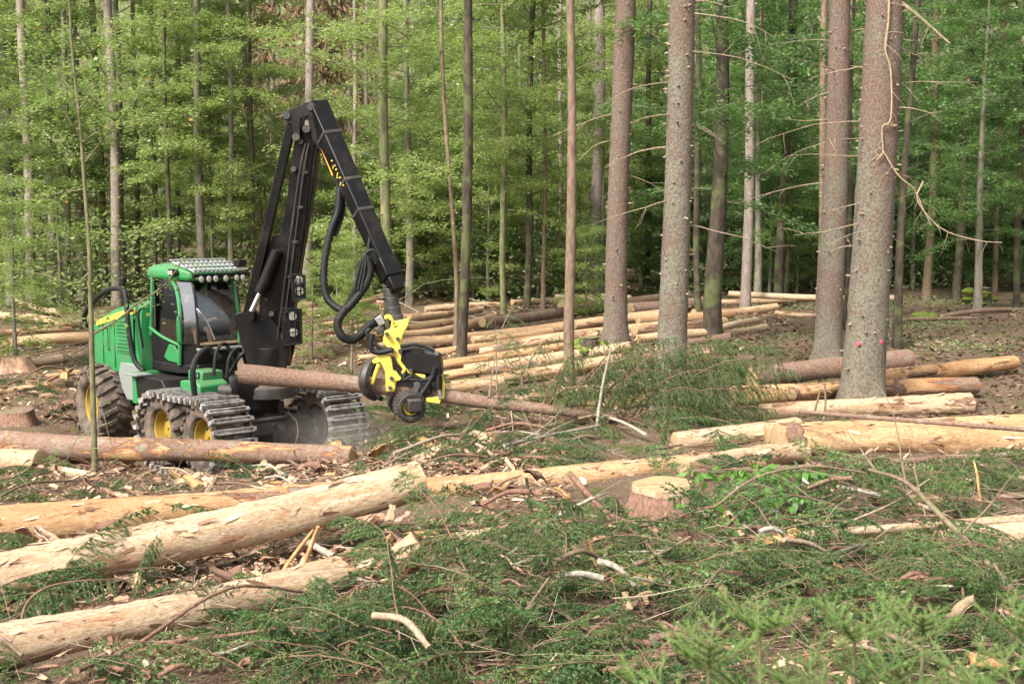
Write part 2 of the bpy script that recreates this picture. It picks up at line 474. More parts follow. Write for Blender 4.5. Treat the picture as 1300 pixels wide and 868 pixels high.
# ------------------------------------------------------------------ the ground
gx = np.concatenate([np.arange(-110, -22, 2.0), np.arange(-22, 22, 0.22), np.arange(22, 110.1, 2.0)])
gy = np.concatenate([np.arange(-8, 6, 1.0), np.arange(6, 34, 0.22), np.arange(34, 64, 0.7), np.arange(64, 201, 3.0)])
GX, GY = np.meshgrid(gx, gy)
GZ = Gv(GX, GY)
nx, ny = len(gx), len(gy)
idx = np.arange(nx * ny).reshape(ny, nx)
quads = np.stack([idx[:-1, :-1], idx[:-1, 1:], idx[1:, 1:], idx[1:, :-1]], -1).reshape(-1, 4)
ground = link('ground', np_mesh('ground', np.stack([GX, GY, GZ], -1).reshape(-1, 3), quads, MAT['ground'], True))
tag(ground, 'brown forest floor of soil, litter and moss under the logs', 'ground', kind='structure')

# ------------------------------------------------------------------ batch helpers (numpy)
def frames(d):
    """unit d (n,3) -> two perpendicular unit vectors"""
    ref = np.where(np.abs(d[:, 2:3]) < 0.9, np.array([[0, 0, 1.0]]), np.array([[1.0, 0, 0]]))
    a = np.cross(d, ref); a /= np.linalg.norm(a, axis=1, keepdims=True) + 1e-9
    return a, np.cross(d, a)
def unit(v): return v / (np.linalg.norm(v, axis=-1, keepdims=True) + 1e-9)
def sticks(A, B, r0, r1, n=3):
    """many straight tapered sticks: verts, quads"""
    d = unit(B - A); a, b = frames(d); m = len(A)
    V = np.empty((m, 2, n, 3))
    for k in range(n):
        c, s_ = math.cos(2 * math.pi * k / n), math.sin(2 * math.pi * k / n)
        V[:, 0, k] = A + (a * c + b * s_) * np.reshape(r0, (-1, 1))
        V[:, 1, k] = B + (a * c + b * s_) * np.reshape(r1, (-1, 1))
    base = (np.arange(m) * 2 * n)[:, None]
    Fq = np.concatenate([base + np.array([[k, (k + 1) % n, n + (k + 1) % n, n + k]]) for k in range(n)], 1).reshape(-1, 4)
    return V.reshape(-1, 3), Fq
def leaves(C, D, Nn, size, width=0.6):
    """diamond leaves: base C, direction D, normal N"""
    D = unit(D); S = unit(np.cross(D, Nn)); Nn = np.cross(S, D)
    size = np.reshape(size, (-1, 1))
    V = np.stack([C, C + D * size * 0.5 + S * size * width * 0.5 - Nn * size * 0.08, C + D * size, C + D * size * 0.5 - S * size * width * 0.5 - Nn * size * 0.08], 1)
    Fq = np.arange(len(C) * 4).reshape(-1, 4)
    return V.reshape(-1, 3), Fq
# ------------------------------------------------------------------ standing trees
def wob(t, seed, amp):
    return amp * (math.sin(t * 1.3 + seed * 2.1) + 0.5 * math.sin(t * 3.1 + seed * 5.3))
def trunk_mesh(length, lean, r0, r1, sides, step, seed, flare=0.35, bend=0.04, rough=0.03):
    rs = np.random.default_rng(seed)
    nz = max(6, int(length / step))
    V = []
    ph = rs.uniform(0, 6.28, 6)
    lean_len = math.hypot(lean[0], lean[1])
    for i in range(nz + 1):
        t = i / nz; z = -0.25 + t * (length + 0.25)
        fl = 1 + flare * math.exp(-max(z, 0) / 0.28)
        r = (r0 + (r1 - r0) * t) * fl
        cx = lean[0] * t + bend * math.sin(z * 0.5 + ph[0]) * min(1, z * 0.5 + 0.2); cy = lean[1] * t + bend * math.sin(z * 0.43 + ph[1])
        for k in range(sides):
            a = 2 * math.pi * k / sides
            root = 1 + 0.16 * math.exp(-max(z, 0) / 0.22) * math.sin(a * 4 + ph[2])
            rr = r * root * (1 + rough * math.sin(a * 2 + ph[3] + z * 0.7) + rough * rs.normal() * 0.7)
            V.append((cx + rr * math.cos(a), cy + rr * math.sin(a), z))
    V = np.array(V)
    i = np.arange(nz)[:, None] * sides; k = np.arange(sides)[None]
    Fq = np.stack([i + k, i + (k + 1) % sides, i + sides + (k + 1) % sides, i + sides + k], -1).reshape(-1, 4)
    return V, Fq
def trunk_axis(length, lean, z): return Vector((lean[0] * z / length, lean[1] * z / length, z))

def branch_path(start, d, length, droop, seed, n=7, kink=0.1):
    rs = random.Random(seed)
    p = Vector(start); d = Vector(d).normalized(); pts = [p.copy()]
    for i in range(n):
        d = (d + Vector((rs.gauss(0, kink), rs.gauss(0, kink), -droop / n + rs.gauss(0, kink * 0.6)))).normalized()
        p = p + d * length / n
        pts.append(p.copy())
    return pts
def dead_branch(mb, start, d, length, r, droop, seed, twigs=3):
    rs = random.Random(seed)
    pts = branch_path(start, d, length, droop, seed)
    n = len(pts)
    mb.tube(pts, [r * (1 - 0.8 * i / (n - 1)) for i in range(n)], 5)
    for _ in range(twigs):
        j = rs.randrange(2, n - 1)
        dd = (pts[j + 1] - pts[j]).normalized() + Vector((rs.gauss(0, .6), rs.gauss(0, .6), rs.gauss(-.1, .4)))
        q = branch_path(pts[j], dd, length * rs.uniform(.15, .4), droop * .5, rs.random(), 4, 0.15)
        mb.tube(q, [r * .45 * (1 - .7 * i / 4) for i in range(5)], 4)
    return pts

def big_spruce(px, py, ptx, w0, w1, label, lich, nbr, seed, dots=(), zlow=2.0, rmax=1.7):
    b = hit(px, py)
    t = at(ptx, 0, b.y)
    L = (t - b).z; ext = 1.35
    lean = ((t.x - b.x) * ext, 0.0)
    length = L * ext
    k = b.y / F_PX / 2
    tree = empty('spruce_tree', b)
    tag(tree, label, 'tree', 'tall spruces left standing at the edge of the felled area')
    V, Fq = trunk_mesh(length, lean, w0 * k, w1 * k * (1 - 0.12), 24, 0.16, seed, 0.42, 0.03, 0.022)
    tr = link('trunk', np_mesh('trunk', V, Fq, MAT['spruce'], True), tree)
    tr.color = (lich, 0, 0, 1)
    rs = random.Random(seed)
    st = MB()
    z = 0.7
    while z < length:
        for _ in range(rs.choice((2, 3, 3, 4))):
            a = rs.uniform(0, 6.28); r = (w0 + (w1 * .88 - w0) * z / length) * k
            zz = z + rs.gauss(0, .06)
            c = trunk_axis(length, lean, zz); d = Vector((math.cos(a), math.sin(a), rs.uniform(-.2, .25)))
            l = rs.choice((.02, .03, .04, .05, .10))
            st.tube([c + d * r * .9, c + d * (r + l * .5), c + d * (r + l)], [.026, .017, .009], 5)
        z += rs.uniform(.24, .42)
    st.build('branch_stubs', MAT['deadwood'], tr)['kind'] = 'stuff'
    for i in range(nbr):
        z = zlow + (length - zlow) * ((i + rs.random()) / nbr) ** 0.9
        a = rs.uniform(-0.6, 0.6) + rs.choice((0, math.pi)) + (0.5 if rs.random() < .4 else 0)
        r = (w0 + (w1 * .88 - w0) * z / length) * k
        d = Vector((math.cos(a), math.sin(a) * .9, rs.uniform(-.25, .12)))
        mb = MB()
        dead_branch(mb, trunk_axis(length, lean, z) + d.normalized() * r * .85, d, rs.uniform(.5, rmax), rs.uniform(.009, .017), rs.uniform(.1, .7), rs.random(), rs.randrange(1, 5))
        mb.build('dead_branch', MAT['deadwood'], tree)
    for (dx, dy) in dots:
        dd = ray(dx, dy)
        # paint spot lies on the trunk face towards the road
        c = trunk_axis(length, lean, at(dx, dy, b.y).z - b.z)
        r = (w0 + (w1 * .88 - w0) * c.z / length) * k
        x = at(dx, dy, b.y).x - b.x - c.x
        x = max(-r * .95, min(r * .95, x))
        p = c + Vector((x, -math.sqrt(max(r * r - x * x, 0)) * 1.0, 0)); nrm = Vector((x, -math.sqrt(max(r * r - x * x, 1e-4)), 0)).normalized()
        m = nrm.to_track_quat('Z', 'Y').to_matrix()
        o = MB().lathe([(.012, .016), (.03, .014), (.04, .004), (.032, -.03)], p, m, 9).build('paint_spot', PINK, tr)
    return tree, b, length, lean
PINK = N('marking_paint').set((0.80, 0.05, 0.13), 0.6)

tA, bA, LA, leanA = big_spruce(1092, 522, 1125, 55, 47, 'thickest spruce trunk, two pink paint spots, standing in front of the log stack', .62, 24, 3, [(1084, 434), (1113, 432)], 2.6, 2.3)
# long pale broken branch hanging down along that trunk
def hang(pxs, Y, r0, r1, parent, name, mat, sub=None):
    pts = bez([at(x, y, Y) for x, y in pxs], 5)
    mb = MB(); n = len(pts)
    mb.tube(pts, [r0 + (r1 - r0) * i / (n - 1) for i in range(n)], 6)
    rs = random.Random(int(pxs[0][0]))
    for i in range(3, n - 1, 2):
        q = branch_path(pts[i], (rs.gauss(0, 1), rs.gauss(0, .6), rs.gauss(-.4, .5)), rs.uniform(.15, .45), .4, rs.random(), 4, .2)
        mb.tube(q, [r0 * .3 * (1 - .7 * j / 4) for j in range(5)], 4)
    return mb.build(name, mat, parent, world=True)
Yb = bA.y - 0.42
hang([(1129, -30), (1128, 25), (1124, 62), (1131, 92), (1131, 150), (1120, 162), (1121, 192), (1113, 203)], Yb, .021, .010, tA, 'broken_branch', MAT['palewood'])
hang([(1121, 192), (1140, 222), (1160, 240), (1172, 265), (1182, 286)], Yb, .015, .008, tA, 'broken_branch', MAT['palewood'])
hang([(1172, 230), (1165, 255), (1195, 290), (1240, 305), (1272, 308)], Yb - .3, .016, .007, tA, 'broken_branch', MAT['deadwood'])
hang([(1144, 4), (1165, 20), (1205, 55)], Yb + .2, .035, .02, tA, 'broken_branch', MAT['deadwood'])
big_spruce(1050, 457, 1067, 34, 27, 'medium spruce trunk with dead side twigs behind the thickest trunk', .5, 20, 4, [], 3.0, 2.2)
big_spruce(852, 516, 865, 38, 34, 'straight lichen-grey spruce trunk, pink paint spots behind the spruce tops', .62, 14, 5, [(835, 447), (860, 457)], 3.2, 2.2)
big_spruce(781, 438, 793, 29, 26, 'straight bare spruce trunk beside a mossy stump, lighter pink-brown bark', .42, 9, 6, [], 3.2, 1.9)

# crowns of the broad-leaved understorey, a few kinds shared by many trees
def beech_crown(seed, z0, z1, Rr, nb, per, leaf=0.105, droop=0.25, spread=0.34):
    rs = np.random.default_rng(seed)
    C, D, Nn, SA, SB, S0, S1 = [], [], [], [], [], [], []
    for i in range(nb):
        t = (i + rs.random()) / nb
        z = z0 + (z1 - z0) * t
        L = Rr * (0.55 + 0.6 * math.sin(math.pi * min(1, 0.25 + 0.75 * t))) * rs.uniform(.55, 1.1)
        a = i * 2.399 + rs.normal() * .4
        d = np.array([math.cos(a), math.sin(a), rs.uniform(-.1, .75)])
        m = 9
        P = [np.array([0.0, 0, z])]
        for j in range(m):
            d = unit(d + np.array([rs.normal() * .09, rs.normal() * .09, -droop / m * 1.6 + rs.normal() * .04]))
            P.append(P[-1] + d * L / m)
        P = np.array(P)
        SA.append(P[:-1]); SB.append(P[1:])
        rr = 0.006 * L * (1 - np.arange(m + 1) / (m + 2.0)) + .003
        S0.append(rr[:-1]); S1.append(rr[1:])
        # side twigs in a flat spray
        for j in range(2, m + 1):
            for sgn in (-1, 1):
                if rs.random() < .12: continue
                dj = unit(P[j] - P[j - 1]); sd = np.array([-dj[1], dj[0], 0]) * sgn
                td = unit(dj * .65 + sd * rs.uniform(.6, 1.1) + np.array([0, 0, rs.normal() * .12 - .05]))
                tl = L * spread * (1.15 - .75 * j / m) * rs.uniform(.6, 1.2) + .12
                A = P[j]; B = A + td * tl
                SA.append(A[None]); SB.append(B[None]); S0.append([.004]); S1.append([.002])
                nl = max(4, int(per * tl))
                u = rs.uniform(.08, 1.05, nl)[:, None]
                c = A + (B - A) * u + rs.normal(size=(nl, 3)) * np.array([.07, .07, .085])
                alt = np.where(rs.random(nl) < .5, 1, -1)[:, None]
                side = np.cross(td, [0, 0, 1.0])
                dl = unit(td * .6 + side * alt * rs.uniform(.5, 1.2, (nl, 1)) + rs.normal(size=(nl, 3)) * .22 + np.array([0, 0, -.12]))
                nn = unit(np.array([0, 0, 1.0]) + rs.normal(size=(nl, 3)) * .5)
                C.append(c); D.append(dl); Nn.append(nn)
    C, D, Nn = map(np.concatenate, (C, D, Nn))
    sz = leaf * rs.uniform(.65, 1.25, len(C))
    V, Fq = leaves(C, D, Nn, sz, .62)
    clump = 0.5 + 0.5 * np.sin(C[:, 0] * 2.3 + seed) * np.cos(C[:, 1] * 2.1) * np.sin(C[:, 2] * 1.9 + 1)
    tint = np.clip(clump * .45 + rs.random(len(C)) * .55, 0, 1)
    SV, SF = sticks(np.concatenate(SA), np.concatenate(SB), np.concatenate([np.atleast_1d(x) for x in S0]), np.concatenate([np.atleast_1d(x) for x in S1]), 3)
    return (V, Fq, tint), (SV, SF)
def crown_kind(seed, mats=('leaf', 'leaf_shade'), **kw):
    (V, Fq, tint), (SV, SF) = beech_crown(seed, **kw)
    out = np_mesh('crown', V, Fq, MAT['leaf'], False, tint)
    lm = np_mesh('limbs', SV, SF, MAT['beech'], True)
    return out, lm
KT = [crown_kind(20 + i, z0=2.6 + .5 * (i % 3), z1=15 + i % 3, Rr=2.5 + .35 * (i % 3), nb=50, per=62) for i in range(4)]
KL = [crown_kind(30 + i, z0=.5, z1=5.2 + i, Rr=1.7 + .25 * i, nb=30, per=70, leaf=.095) for i in range(3)]
KS = [crown_kind(40 + i, z0=4.5, z1=16, Rr=2.3, nb=26, per=42) for i in range(2)]

def thin_tree(name, px, py, ptx, w0, w1, bark, label, group, crown=None, lm='leaf', seed=0, bend=.06, sc=1.0, rz=None, zoff=0, Y=None):
    b = hit(px, py) if Y is None else at(px, py, Y)
    if Y is not None: b.z = G(b.x, b.y)
    t = at(ptx, 0, b.y)
    k = b.y / F_PX / 2
    L = max(t.z - b.z, 2.0); ext = 1.3
    lean = ((t.x - b.x) * ext, 0.0); length = L * ext
    tree = empty(name, b)
    tag(tree, label, 'tree', group)
    V, Fq = trunk_mesh(length, lean, w0 * k, w1 * k * .9, 9, .35, seed + 100, .3, bend, .04)
    tr = link('trunk', np_mesh('trunk', V, Fq, MAT[bark], True), tree)
    tr.color = (.4, 0, 0, 1)
    if crown is not None: add_crown(tree, crown, lm, lean, length, sc, rz if rz is not None else seed * 1.7, zoff)
    return tree, b, length, lean
def add_crown(tree, kind, lm, lean, length, sc, rz, zoff=0):
    # crown leans with its trunk: shear kept small by using a rotation
    ang = math.atan2(lean[0], length) if length else 0
    m = Matrix.Translation((0, 0, zoff)) @ Matrix.Rotation(ang, 4, 'Y') @ Matrix.Rotation(rz, 4, 'Z') @ Matrix.Scale(sc, 4)
    c = link('crown', kind[0], tree); c.matrix_basis = m
    if lm != 'leaf': c.material_slots[0].link = 'OBJECT'; c.material_slots[0].material = MAT[lm]
    l = link('limbs', kind[1], tree); l.matrix_basis = m; l['kind'] = 'stuff'

def sapling(px, Y, kind, lm, label, group, sc=1.0, seed=0, name='beech_sapling'):
    d = ray(px, 434); x = d.x * Y
    b = Vector((x, Y, G(x, Y)))
    tree = empty(name, b)
    tag(tree, label, 'tree', group)
    hgt = max(v.co.z for v in kind[1].vertices) * sc
    V, Fq = trunk_mesh(hgt, (0, 0), .012 * hgt + .008, .006, 7, .3, seed + 500, .2, .05, .04)
    link('trunk', np_mesh('trunk', V, Fq, MAT['beech'], True), tree)
    add_crown(tree, kind, lm, (0, 0), 1, sc, seed * 2.3)
    return tree

GR = 'slender trees at the back of the clearing'
# px base, py base, px at the top edge, width bottom, width top, bark, crown, leaf, own label
TT = [
 (723,502,723,14,10.5,'brown',None,None,'thin dead spruce trunk with a stripped orange strip near the log piles'),
 (586,457,596,14,11,'dark',None,None,'dark brown trunk rising from the log pile right of the harvester head'),
 (578,440,564,6,5,'brown',None,None,'thin curved stem leaning beside the dark brown trunk'),
 (493,432,487,13.5,12.5,'mossy',KT[0],'leaf','mossy green-grey trunk behind the hanging harvester head'),
 (904,432,916,23,15,'dark',KT[1],'leaf_shade','crooked dark beech trunk with burrs behind the lichen-grey spruce'),
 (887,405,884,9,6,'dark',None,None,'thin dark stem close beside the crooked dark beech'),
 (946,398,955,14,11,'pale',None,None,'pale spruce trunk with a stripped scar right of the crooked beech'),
 (988,388,1006,12.5,8,'dark',KT[2],'leaf_shade','dark leaning beech trunk at the end of the far white log'),
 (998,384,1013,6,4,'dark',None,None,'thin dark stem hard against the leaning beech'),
 (1138,441,1163,11.5,7,'dark',KS[0],'leaf_shade','slim dark trunk on bare leaf litter right of the thickest spruce'),
 (1176,382,1192,11,9,'brown',KT[3],'leaf_shade','mossy-footed brown trunk near the green moss mound'),
 (1213,382,1237,11,8.5,'dark',KS[1],'leaf_shade','dark trunk close to the mossy old stump'),
 (1071,418,1087,5.5,4,'dark',None,None,'thin dark pole between the two large spruce trunks'),
 (1040,400,1048,10,8,'brown',None,None,'brown trunk half hidden by the medium spruce'),
 (755,377,762,17,14,'pale',None,None,'stout pale spruce far behind the bare pink-brown spruce'),
 (640,398,637,8,6,'mossy',KT[1],'leaf','mossy green pole behind the barked log'),
 (668,392,677,9.5,7,'dark',KT[2],'leaf','dark trunk at the back end of the barked log'),
 (690,392,691,6,4,'brown',KS[0],'leaf','thin brown trunk beside the heap of splintered wood'),
 (709,372,713,7,5,'pale',None,None,'pale thin spruce far behind the white log'),
 (521,378,516,6.5,5,'pale',None,None,'pale thin spruce behind the mossy green-grey trunk'),
 (40,362,28,13,11,'pale',None,None,'pinkish spruce trunk beyond the clearing left of the harvester, reddish foot'),
 (64,352,61,7,5,'beech',KS[0],'leaf','slim grey beech next to the pinkish spruce'),
 (86,352,82,8,6,'beech',KS[1],'leaf','grey beech pole between two pinkish spruces'),
 (105,380,93,11,9,'pale',None,None,'pinkish spruce with a rust-brown streak beyond the log rows'),
 (150,345,138,13,11,'pale',None,None,'pale broad spruce trunk behind the engine hood'),
 (135,385,118,10,7,'brown',None,None,'brown leaning trunk close behind the engine hood'),
 (195,345,194,7,6,'dark',KT[3],'leaf','dark slim trunk just left of the cab roof'),
 (214,345,210,6,4.5,'dark',KS[0],'leaf','thin dark trunk behind the cab roof'),
 (228,345,224,8,6,'dark',None,None,'dark trunk with a missing top half of leaves behind the cab'),
 (258,345,248,11,9,'beech',KT[0],'leaf','smooth grey beech trunk straight above the cab'),
 (272,345,262,4.5,3.5,'beech',KS[1],'leaf','very thin beech right of the smooth grey beech'),
 (296,350,289,7.5,6,'beech',KT[1],'leaf','grey beech pole above the cab front'),
 (336,330,308,8,6.5,'beech',KT[2],'leaf','bent grey beech left of the crane boom'),
 (320,340,318,6,4,'dark',None,None,'thin dark stem crossing behind the bent beech'),
 (387,388,396,13,11,'pale',None,None,'pale trunk seen between the crane boom and the jib'),
 (452,385,449,6.5,5,'pale',None,None,'pale thin spruce seen inside the crane bend'),
 (468,380,466,5.5,4.5,'pale',None,None,'second pale thin spruce seen inside the crane bend'),
 (175,360,170,7,5,'brown',None,None,'brown slim trunk between hood and cab roof'),
 (1290,395,1305,9,8,'dark',KT[0],'leaf_shade','dark trunk at the outer edge of the shaded wood'),
 (1262,372,1275,7,6,'brown',KS[0],'leaf_shade','brown thin trunk past the mossy old stump'),
 (960,372,968,6,5,'brown',KS[1],'leaf_shade','thin brown trunk behind the pale scarred spruce'),
 (1110,360,1122,7,5,'dark',KT[3],'leaf_shade','dark trunk showing left behind the thickest spruce'),
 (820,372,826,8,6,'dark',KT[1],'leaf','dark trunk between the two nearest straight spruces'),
]
for i, (px, py, ptx, w0, w1, bark, cr, lm, lab) in enumerate(TT):
    if px < 470 and py < 364: py = 380 + (i * 7) % 16         # feet hidden behind the machine and the undergrowth
    nm = 'spruce_tree' if bark in ('pale',) else ('beech_tree' if cr is not None or bark in ('beech', 'dark', 'mossy') else 'thin_tree')
    thin_tree(nm, px, py, ptx, w0, w1, bark, lab, GR, cr, lm, i, .10 if px in (904, 336, 578) else .05, sc=1.0)

# burrs on the crooked beech
# leafy young beeches filling the wood behind; told apart only by where they stand
rs = random.Random(5)
LAB = {
 0: ('sunlit young beech with yellow-green sprays in the wood left of the crane', 'young beeches left of the crane'),
 1: ('sunlit young beech with layered sprays in the wood right of the crane', 'young beeches right of the crane'),
 2: ('shaded young beech with dark leaves in the wood behind the large spruces', 'young beeches behind the large spruces'),
}
def zone(px): return 0 if px < 440 else (1 if px < 830 else 2)
spots = []
for k in range(29):                       # tall leafy poles
    px = -120 + 1540 * ((k * 0.618) % 1.0); Y = 50 + 26 * ((k * 0.381 + .2) % 1.0)
    spots.append((px, Y, 'T'))
for k in range(36):                       # low bushes at the wood's edge
    px = -80 + 1460 * ((k * 0.618 + .31) % 1.0); Y = 49 + 14 * ((k * 0.7321) % 1.0)
    spots.append((px, Y, 'L'))
for k in range(22):                       # low growth along the far edge of the felled area
    spots.append((430 + 900 * ((k * 0.618 + .1) % 1.0), 48.5 + 8 * ((k * 0.413) % 1.0), 'L'))
for i, (px, Y, kk) in enumerate(spots):
    z = zone(px)
    if kk == 'T' and 325 < px < 480: kk = 'L'
    K = KT[i % 4] if kk == 'T' else KL[i % 3]
    sapling(px, Y, K, 'leaf_shade' if z == 2 else 'leaf', LAB[z][0] if kk == 'T' else LAB[z][0].replace('young beech', 'low beech bush'),
            LAB[z][1] if kk == 'T' else LAB[z][1].replace('young beeches', 'low beech bushes'), rs.uniform(.85, 1.15), i)
# nearer saplings whose sprays hang before the trunks
for i, (px, Y, K, lm, sc, lab) in enumerate([
    (20, 33, KL[1], 'leaf', .75, 'leafy beech sapling among the far left logs'),
    (-30, 36, KT[2], 'leaf', .9, 'tall leafy beech at the far left of the log rows'),
    (430, 40, KL[0], 'leaf', .55, 'small bushy beech under the hanging hoses'),
    (395, 33, KL[2], 'leaf', .32, 'dark green bush right behind the boom foot'),
    (455, 34, KL[1], 'leaf', .3, 'small leafy bush below the hose bend'),
    (520, 47, KT[2], 'leaf', .8, 'tall leafy beech behind the crane jib'),
    (620, 48, KL[2], 'leaf', .8, 'bushy beech behind the dark brown trunk'),
    (745, 39, KL[0], 'leaf', .55, 'beech sapling with sprays across the pale log piles'),
    (1240, 40, KT[1], 'leaf_shade', .7, 'overhanging beech over the leaf litter slope'),
    (960, 46, KT[0], 'leaf_shade', .8, 'leafy beech behind the pale scarred spruce'),
    (1010, 50, KL[1], 'leaf', .8, 'lighter bushy beech behind the leaning dark beech')]):
    sapling(px, Y, K, lm, lab, 'single beeches nearer the clearing', sc, 70 + i)

# a dead brown spruce and dark live spruces far behind
def spruce_crown(seed, H, Rr, mat, whorls=34, per=9, tw=11):
    rs = np.random.default_rng(seed)
    C, D, Nn, SA, SB = [], [], [], [], []
    for i in range(whorls):
        z = 1.5 + (H - 1.5) * i / whorls
        L0 = Rr * (1 - (z / H) ** 1.3) + .25
        for j in range(per):
            a = rs.uniform(0, 6.28); L = L0 * rs.uniform(.7, 1.1)
            A = np.array([0, 0, z + rs.normal() * .1]); d = np.array([math.cos(a), math.sin(a), -.28 + rs.normal() * .1])
            B = A + d * L; SA.append(A); SB.append(B)
            n = tw
            u = rs.uniform(.15, 1, (n, 1)); c = A + (B - A) * u
            dd = unit(d * .35 + rs.normal(size=(n, 3)) * .45 + np.array([0, 0, -.75]))
            C.append(c); D.append(dd); Nn.append(unit(rs.normal(size=(n, 3))))
    C, D, Nn = map(np.concatenate, (C, D, Nn))
    V, Fq = leaves(C, D, Nn, rs.uniform(.35, .75, len(C)), .16)
    me = np_mesh('crown', V, Fq, MAT[mat], False, rs.random(len(C)))
    SV, SF = sticks(np.array(SA), np.array(SB), np.full(len(SA), .02), np.full(len(SA), .006))
    return {mat: me}, np_mesh('limbs', SV, SF, MAT['deadwood'], True)
DS = spruce_crown(3, 19, 2.6, 'needle_dead'); LS = spruce_crown(4, 21, 3.0, 'needle', 36, 10, 15)
for i, (px, Y, K, mat, lab, g) in enumerate([
    (352, 63, DS, 'needle_dead', 'dead spruce with rust-brown hanging twigs behind the crane top', 'dead brown spruces'),
    (405, 60, DS, 'needle_dead', 'dead spruce with rust-brown hanging twigs behind the crane top', 'dead brown spruces'),
    (448, 65, DS, 'needle_dead', 'dead spruce with rust-brown hanging twigs behind the crane top', 'dead brown spruces'),
    (15, 78, LS, 'needle', 'dark live spruce deep in the wood', 'dark spruces deep in the wood'),
    (600, 80, LS, 'needle', 'dark live spruce deep in the wood', 'dark spruces deep in the wood'),
    (660, 77, LS, 'needle', 'dark live spruce deep in the wood', 'dark spruces deep in the wood'),
    (560, 84, LS, 'needle', 'dark live spruce deep in the wood', 'dark spruces deep in the wood'),
    (1020, 78, LS, 'needle', 'dark live spruce deep in the wood', 'dark spruces deep in the wood'),
    (1150, 76, LS, 'needle', 'dark live spruce deep in the wood', 'dark spruces deep in the wood'),
    (1260, 72, LS, 'needle', 'dark live spruce deep in the wood', 'dark spruces deep in the wood'),
    (1330, 66, LS, 'needle', 'dark live spruce deep in the wood', 'dark spruces deep in the wood')]):
    d = ray(px, 434); x = d.x * Y
    tr_ = empty('spruce_tree', (x, Y, G(x, Y) - .1)); tag(tr_, lab, 'tree', g)
    V, Fq = trunk_mesh(20, (0, 0), .2, .03, 9, .6, 700 + i, .2, .03, .03)
    link('trunk', np_mesh('trunk', V, Fq, MAT['pale'], True), tr_)
    c = link('crown', K[0][mat], tr_); c.rotation_euler.z = i * 1.3
    l = link('limbs', K[1], tr_); l.rotation_euler.z = i * 1.3; l['kind'] = 'stuff'

# the wood goes on up the hill as one mass
nW = 150000
wy = 66 + 80 * rng.random(nW) ** 1.15; wx = (rng.random(nW) - .5) * (wy * 0.95 + 24)
wz = Gv(wx, wy)
blob = .5 + .5 * np.sin(wx * .55 + 2 * np.sin(wy * .23)) * np.cos(wy * .41 + np.sin(wx * .3))
h = 14 * rng.random(nW) ** 1.25 * (.45 + .55 * blob)
Cw = np.stack([wx, wy, wz + h], -1)
Dw = unit(rng.normal(size=(nW, 3)) * [1, 1, .45]); Nw = unit(rng.normal(size=(nW, 3)) * .5 + [0, -.25, 1])
Vw, Fw = leaves(Cw, Dw, Nw, .38 * rng.uniform(.6, 1.3, nW), .7)
tw_ = np.clip(.5 * blob + .5 * rng.random(nW), 0, 1)
wood = link('distant_wood', np_mesh('distant_wood', Vw, Fw, MAT['leaf_far'], False, tw_))
tag(wood, 'distant dense broad-leaved wood covering the hillside behind the trees', 'wood', kind='stuff')

# undergrowth on the floor of the wood
nU = 62000
uy = 47 + 32 * rng.random(nU) ** 1.4; ux = (rng.random(nU) - .5) * (uy * .9 + 8)
keep = ~((ux / uy > (900 - CX) / F_PX) & (uy < 50)) & (np.sin(ux * .8 + np.sin(uy * .5) * 2) * np.cos(uy * .6) > -.55)
ux, uy = ux[keep], uy[keep]; nU = len(ux)
hU = np.where(ux / uy < (860 - CX) / F_PX, 3.2, 1.4) * rng.random(nU) ** 1.4; sU = np.full(nU, .17)
n2 = 9000                                  # low green patches on the litter slope
vy = 30 + 17 * rng.random(n2); vx = vy * ((900 - CX) / F_PX + rng.random(n2) * .34)
k2 = np.sin(vx * 1.1 + 2 * np.sin(vy * .4)) * np.cos(vy * .7) > .25
vx, vy = vx[k2], vy[k2]; n2 = len(vx)
ux, uy = np.concatenate([ux, vx]), np.concatenate([uy, vy]); hU = np.concatenate([hU, .02 + .16 * rng.random(n2) ** 2]); sU = np.concatenate([sU, np.full(n2, .09)]); nU = len(ux)
Cu = np.stack([ux, uy, Gv(ux, uy) + hU], -1)
Vu, Fu = leaves(Cu, unit(rng.normal(size=(nU, 3)) * [1, 1, .4]), unit(rng.normal(size=(nU, 3)) * .5 + [0, -.2, 1]), sU * rng.uniform(.6, 1.3, nU), .6)
und = link('undergrowth', np_mesh('undergrowth', Vu, Fu, MAT['leaf_far'], False, rng.random(nU)))
tag(und, 'low green undergrowth covering the floor of the wood behind the clearing', 'undergrowth', kind='stuff')
